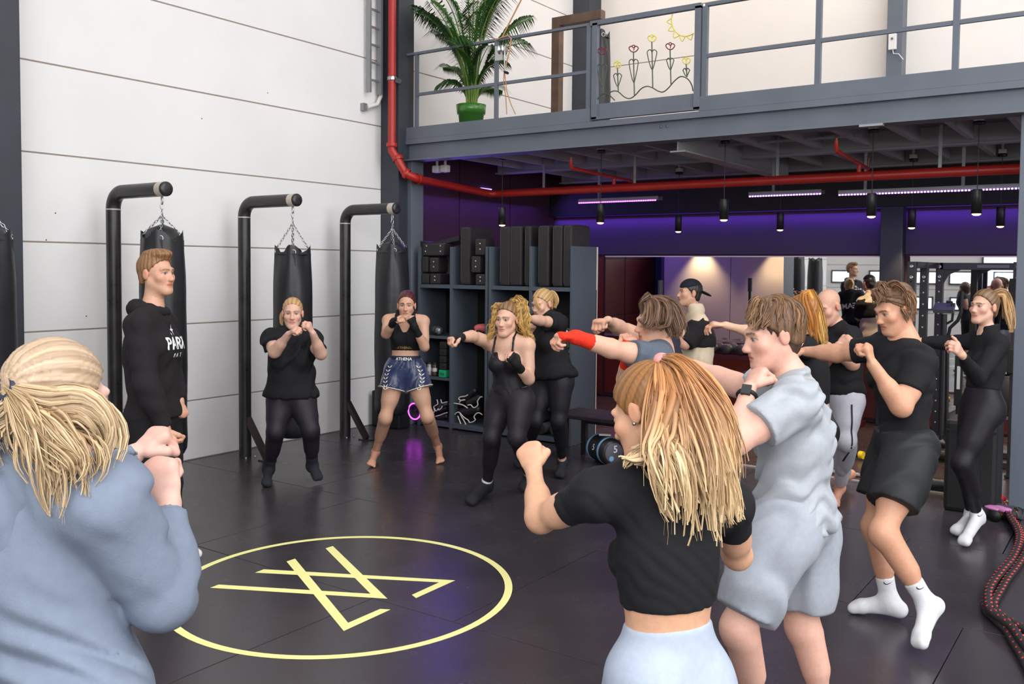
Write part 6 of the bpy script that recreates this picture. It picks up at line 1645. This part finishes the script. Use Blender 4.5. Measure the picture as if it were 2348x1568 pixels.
# --- foreground girl with ombre ponytail
def p_croptop():
    p = Person('woman with long brown-to-blonde ponytail in black crop top and ice blue leggings', 2.4, dict(
        head=(1486, 948, .02), neck=(1524, 1052, .0), ls=(1366, 1136, -.06), rs=(1672, 1160, .07), le=(1240, 1190, .10), lw=(1224, 1080, .27), lf=(1214, 1036, .31),
        re=(1692, 1275, .22), rw=(1640, 1180, .4), rf=(1620, 1150, .42), lh=(1468, 1552, -.03), rh=(1598, 1555, .04), lk=(1440, 1860, .1), rk=(1640, 1860, .05),
        la=(1400, 2080, 'z', .09), ra=(1680, 2080, 'z', .09), lt=(1330, 2060, 'z', .02), rt=(1640, 2040, 'z', .02)),
        b=.98, sex='f', skin=(230, 180, 148), face=(-.66, -.34, .58), hup=(-.12, 1, .25), hs=.98, eyes=False, hair=(130, 88, 46), vox=.009, hvox=.0044, lpn=(.3, -.1, .9))
    p.build_body()
    tie = p.hl(0, -.085, .12)
    lk = []
    A, B, T = (124, 78, 44), (212, 148, 90), (255, 226, 176)
    lk += p.ribbons([tie, (1560, 860, -.08), (1625, 960, -.10), (1655, 1090, -.11), (1680, 1200, -.1)], [.016, .05, .07, .065, .03], 170, .0060, A, B, T, nn=18, dens=.8, seed=2, wav=.014, jl=.35, tip_at=.62)
    lk += p.ribbons([tie, (1545, 880, -.10), (1570, 990, -.14), (1590, 1110, -.15), (1600, 1250, -.14)], [.016, .05, .075, .09, .075], 230, .0060, A, B, T, nn=18, dens=.8, seed=3, wav=.014, jl=.38, tip_at=.60)
    lk += p.ribbons([tie, (1525, 900, -.11), (1510, 1000, -.14), (1520, 1060, -.16), (1555, 1190, -.15)], [.016, .05, .06, .07, .06], 150, .0060, A, B, T, nn=18, dens=.8, seed=4, wav=.018, jl=.35, tip_at=.55)
    lk += p.ribbons([tie, (1530, 930, -.11), (1500, 1020, -.13), (1450, 1050, -.12), (1425, 1062, -.12)], [.016, .045, .04, .022, .012], 50, .0060, A, B, T, nn=18, dens=.8, seed=5, wav=.012, jl=.3, tip_at=.5)
    p.cap(t=.016, c1=(104, 66, 36), c2=(176, 122, 66), hl_=(.088, .066), side=(.022, -.03), base=tie, locks=lk, amp=.0022, nape=-.09)
    puff('scrunchie', p.root, tie, p.Rf, (.026, .02, .026), mat('pink_satin', (214, 140, 138), .45), .003, .002, 60)
    MB().lathe([(0, -.004), (.005, -.003), (.005, .003), (0, .004)], p.hl(-.087, -.008, -.032), 10, p.Rf[0]).build('earring', CHROME, p.root, wc=True)
    p.shirt(C_BLACK, hem=.46, sl=(.48, .48), d=.009, ds=.009, amp=.0016, name='crop_top', freq=45, vox=.0062)
    p.pants(C_ICE, waist=.315, t1=(1.9, 1.9), d=.006, d1=.004, amp=.0, name='leggings')
    for q in 'lr': p.sock(q, C_WHITE, .2)

# --- boy in heather grey
def p_grey():
    p = Person('young man in heather grey T-shirt and shorts with black smartwatch, guard up', 3.4, dict(
        head=(1771, 768, .0), neck=(1822, 872, .0), ls=(1828, 922, -.17), rs=(1800, 905, .19), le=(1688, 1012, -.26), lw=(1716, 893, -.12), lf=(1740, 852, -.08),
        re=(1692, 884, .38), rw=(1592, 839, .52), rf=(1552, 823, .56), lh=(1795, 1205, -.1), rh=(1845, 1200, .1), lk=(1694, 1440, -.16), rk=(1840, 1432, .1),
        la=(1738, 1640, 'z', .09), ra=(1890, 1625, 'z', .09), lt=(1660, 1690, 'z', .02), rt=(1810, 1650, 'z', .02)),
        b=1.06, sex='m', skin=(234, 186, 168), face=(-.95, -.2, -.12), hs=1.02, hair=(104, 74, 50), vox=.0085, hvox=.0042, lpn=(.7, -.3, .3), rpn=(0, -.95, .2), rcurl=.95, lcurl=.95)
    p.build_body()
    lk = []
    for i, (y0, x1, y1, x2, y2) in enumerate(((.03, 1735, 705, 1714, 742), (.02, 1745, 710, 1724, 756), (.0, 1760, 708, 1746, 752), (-.02, 1782, 705, 1775, 748), (-.04, 1808, 706, 1812, 750), (-.06, 1826, 718, 1836, 764))):
        for dep in (-.075, -.05, .06):
            lk += p.ribbons([p.hl(.01, y0, .128), (x1, y1-8, dep*.8), ((x1+x2)/2, (y1+y2)/2, dep*1.2), (x2, y2, dep*1.3)], [.02, .03, .026, .014], 22, .0042, (74, 50, 34), (150, 112, 78), core=False, dens=1.4, seed=70+i*3+int(dep*100), wav=.006, jl=.3)
    p.cap(t=.02, c1=(66, 46, 32), c2=(138, 102, 70), hl_=(.092, .06), side=(.018, -.005), nape=-.05, locks=lk, amp=.003, sub=[((0, -.07, -.1), (.2, .16, .055))])
    p.cap(t=.005, c1=(60, 44, 34), c2=(84, 62, 46), hl_=(.06, .03), side=(.014, -.03), nape=-.085, name='undercut_hair')
    p.shirt(C_GREY, hem=.02, sl=(.62, .62), d=.024, ds=.028, lo=1.1, amp=.0095, seed=12, freq=26, skirt=(.185, .145), axis=cb(-.7, .7, .1), vox=.0072)
    p.pants(C_GREYS, waist=.16, t1=(.86, .80), d=.022, d1=.045, amp=.009, name='shorts', lo=1.08, dl=.03, freq=22)
    W, E = p.J['lw'], p.J['le']; d = nrm(W-E); c = W-d*.03
    ring_part('watch_strap', c, d, .031, .009, BLACK, p.root, 24)
    nv = nrm(-FW*.8-RT*.35); nv = nrm(nv-d*np.dot(nv, d)); sd = np.cross(d, nv)
    wt = MB().obox(c+nv*.036, sd, d, nv, .017, .02, .006).build('watch_case', mat('black_watch_glass', (14, 14, 16), .1), p.root, wc=True)

# --- bald man
def p_bald():
    p = Person('bald man in black T-shirt and pale grey joggers, arms folded, head bowed', 6.6, dict(
        head=(1898, 703, 0), neck=(1922, 750, .02), ls=(1950, 772, -.1), rs=(1896, 772, .12), le=(1956, 835, -.16), lw=(1912, 800, -.3), lf=(1888, 794, -.31),
        re=(1885, 836, .0), rw=(1922, 792, -.22), rf=(1944, 782, -.24), lh=(1946, 902, -.05), rh=(1912, 902, .08), lk=(1940, 1008, -.1), rk=(1925, 1008, .08),
        la=(1926, 1118, 'z', .1), ra=(1940, 1090, 'z', .1), lt=(1910, 1160, 'z', .02), rt=(1912, 1108, 'z', .02)),
        b=1.0, sex='m', skin=(224, 176, 154), face=(-.78, -.36, -.5), hs=1.03, hair=(120, 90, 74), rpn=(0, -.4, 1), lpn=(0, -.4, 1), barefoot=True, brow=(150, 112, 92))
    p.build_body()
    o = p.shirt(C_BLACK, hem=.0, sl=(.6, .6), d=.02, ds=.02, lo=1.12, amp=.006, seed=13)
    p.decal(o, star4(.02, .6), mat('yellow_print', (230, 210, 60), .6), p.hp+p.up*p.L*.78+p.Rs[1]*.12-p.Rs[0]*.05, -p.Rs[0], p.up, name='chest_mark')
    o = p.pants(C_LGREY, waist=.1, t1=(1.88, 1.88), d=.018, d1=.012, amp=.006, name='joggers')
    A, K, N = p.J['lh'], p.J['lk'], p.J['la']
    pts = [A+(K-A)*t-FW*(.13-.05*t)+RT*.03 for t in (.25, .6, 1.0)]+[K+(N-K)*.35-FW*.08+RT*.02]
    me = poly_mesh([(-.006, -.28), (.006, -.28), (.006, .12), (-.006, .12)])
    bm = bmesh.new(); bm.from_mesh(me); bmesh.ops.subdivide_edges(bm, edges=[e for e in bm.edges if abs(e.verts[0].co.y-e.verts[1].co.y) > .1], cuts=12, use_grid_fill=True); bm.to_mesh(me); bm.free()
    p.last = p.g_joggers[:2]
    p.decal(o, me, PRINT_K, A+(K-A)*.62, RT, nrm(A-K), name='side_stripe', off=.003)

# --- red-haired woman, mostly hidden behind the boy in grey
def p_redhead():
    p = Person('woman with high copper ponytail and bare shoulders, half hidden behind the young man in grey', 5.7, dict(
        head=(1836, 722, .0), neck=(1850, 778, .0), ls=(1846, 800, -.14), rs=(1862, 795, .17), le=(1752, 768, -.1), lw=(1664, 746, -.05), lf=(1626, 742, -.03),
        re=(1835, 880, .2), rw=(1810, 820, .1), rf=(1800, 800, .1), lh=(1866, 980, -.08), rh=(1876, 980, .1), lk=(1835, 1120, -.06), rk=(1868, 1120, .1),
        la=(1888, 1226, 'z', .12), ra=(1800, 1245, 'z', .09), lt=(1896, 1264, 'z', .025), rt=(1760, 1262, 'z', .02)),
        b=.97, sex='f', skin=(232, 186, 158), face=(-.92, -.1, .15), hs=.96, hair=(150, 92, 40), lpn=(0, -1, .1), lcurl=.45)
    p.build_body()
    tie = p.hl(0, -.08, .115)
    lk = p.ribbons([tie, (1856, 668, -.03), (1874, 710, -.04), (1884, 770, -.05), (1888, 805, -.05)], [.016, .03, .04, .035, .012], 130, .0045, (130, 70, 24), (246, 178, 74), (252, 206, 116), seed=2, wav=.01, jl=.35)
    lk += p.ribbons([tie, (1846, 680, -.06), (1862, 740, -.08), (1868, 790, -.09)], [.016, .035, .04, .012], 70, .0045, (110, 60, 24), (226, 152, 60), seed=3, wav=.01)
    p.cap(t=.012, c1=(110, 68, 34), c2=(196, 130, 62), base=tie, locks=lk)
    for dx in (-.03, .035):
        ring_part('hair_tie', tie+RT*dx*.8+UP*.012, RT, .012, .009, mat('black_scrunchie', (16, 16, 18), .6), p.root, 16)
    p.shirt(C_BLACK, hem=.3, sl=(0, 0), d=.006, amp=.001, name='crop_vest')
    p.pants(C_LEG, waist=.2, t1=(1.9, 1.9), d=.006, d1=.004, name='leggings')
    for q in 'lr': p.sock(q, C_DSOCK, .2)

# --- young man in fitted black tee and shorts
def p_blackshorts():
    p = Person('young man in fitted black T-shirt and shorts with white crew socks, fist at chin', 4.6, dict(
        head=(2050, 709, .0), neck=(2078, 780, .0), ls=(2113, 830, -.17), rs=(2022, 796, .18), le=(2068, 934, -.24), lw=(2001, 836, -.26), lf=(1990, 800, -.25),
        re=(1922, 810, .36), rw=(1848, 806, .5), rf=(1806, 802, .54), lh=(2090, 1030, -.1), rh=(2055, 1025, .1), lk=(2024, 1222, -.26), rk=(2006, 1208, .06),
        la=(2128, 1388, -.30), ra=(2040, 1380, 'z', .09), lt=(2106, 1486, 'z', .05), rt=(1946, 1394, 'z', .022)),
        b=1.06, sex='m', skin=(224, 170, 140), face=(-.9, -.36, -.26), hs=.95, hair=(100, 70, 48), vox=.0088, hvox=.0042, lpn=(-.75, .1, .5), rpn=(0, -1, .1), lcurl=.9)
    p.build_body()
    lk = []
    for i, (x1, y1, x2, y2) in enumerate(((2010, 668, 2004, 702), (2020, 655, 2030, 690), (2050, 655, 2065, 690), (2078, 672, 2088, 715), (2072, 700, 2086, 745))):
        for dep in (-.07, -.02, .05):
            lk += p.ribbons([p.hl(0, .07-.02*i, .11), (x1, y1, dep*.9), ((x1+x2)/2+8, (y1+y2)/2, dep*1.3), (x2, y2, dep*1.2)], [.02, .03, .03, .015], 20, .0045, (66, 44, 32), (146, 106, 74), core=False, dens=1.4, seed=90+i*3+int(dep*100), wav=.008, jl=.3)
    p.cap(t=.018, c1=(64, 44, 32), c2=(140, 102, 70), hl_=(.088, .066), side=(.02, .0), nape=-.085, locks=lk, amp=.004, base=p.hl(0, .1, .1), extra=[((0, .05, .105), (.06, .045, .035))])
    p.shirt(C_BLACK, hem=.08, sl=(.6, .6), d=.010, ds=.011, lo=1.02, amp=.0055, seed=14, neck=(.07, .03, .05), vox=.0068)
    p.pants(C_SHORT, waist=.16, t1=(.66, .62), d=.016, d1=.045, amp=.009, name='shorts', lo=1.04, dl=.024)
    for q in 'lr':
        o = p.sock(q, C_WHITE, .34)
        A, K = p.J[q+'a'], p.J[q+'k']
        d = nrm(K-A)
        p.decal(o, swoosh(.05), PRINT_K, A+d*.11, RT*(1 if q == 'r' else .7)+UP*.0-FW*(.0 if q == 'r' else -.2), UP, name='swoosh', off=.002)

# --- woman in black half-zip
def p_halfzip():
    p = Person('woman with brown ponytail in black cropped half-zip and leggings by the right column', 6.0, dict(
        head=(2256, 704, .0), neck=(2266, 764, .0), ls=(2290, 790, -.11), rs=(2240, 782, .15), le=(2243, 867, -.22), lw=(2206, 814, -.36), lf=(2182, 783, -.42),
        re=(2168, 786, .22), rw=(2110, 782, .28), rf=(2080, 780, .3), lh=(2262, 932, -.07), rh=(2238, 932, .08), lk=(2206, 1062, -.12), rk=(2216, 1066, .1),
        la=(2242, 1184, 'z', .13), ra=(2228, 1182, 'z', .1), lt=(2208, 1247, 'z', .03), rt=(2188, 1222, 'z', .03)),
        b=.98, sex='f', skin=(232, 186, 164), face=(-.88, .03, -.42), hs=.90, hair=(96, 72, 50), lpn=(-.3, -.2, .8), lcurl=.6)
    p.build_body()
    tie = p.hl(0, -.09, .095)
    lk = p.ribbons([tie, (2302, 675, .03), (2312, 715, .03), (2316, 762, .02)], [.018, .035, .04, .022], 130, .0045, (90, 62, 40), (206, 160, 106), (222, 178, 124), seed=2, wav=.01, jl=.35)
    p.cap(t=.012, c1=(78, 58, 42), c2=(150, 116, 82), hl_=(.085, .075), side=(.012, -.01), base=tie, locks=lk, amp=.002)
    ring_part('hair_tie', tie, p.Rf[1], .018, .007, BLACK, p.root)
    p.shirt(C_BLACK, hem=.30, sl=(1.97, 1.97), d=.008, ds=.008, amp=.003, name='half_zip_top')
    p.garment('collar', [rc(p.J['neck']-p.up*.02, p.J['neck']+p.up*.05+p.Rs[1]*.0, .068, .062, .02, [(p.J['neck']+p.up*.055, nrm(p.up+p.Rs[1]*.3))]),
                         el(p.J['neck']+p.Rs[1]*.06+p.up*.06, p.Rs, np.array([.03, .05, .1]), .01, op='s')], C_BLACK, .001, 60, vox=.005)
    p.pants(C_LEG, waist=.27, t1=(1.88, 1.88), d=.006, d1=.004, amp=.001, name='leggings')
    for q in 'lr':
        o = p.sock(q, C_WHITE, .14)
        A, K = p.J[q+'a'], p.J[q+'k']
        p.decal(o, swoosh(.045), PRINT_K, A+nrm(K-A)*.03, RT, UP, name='swoosh', off=.002)

PEOPLE = [p_instructor, p_blacktee, p_shorts, p_curly, p_behind, p_redwraps, p_cap, p_hidden, p_croptop, p_grey, p_bald, p_redhead, p_blackshorts, p_halfzip, p_bluehoodie]
for fn in PEOPLE:
    fn()
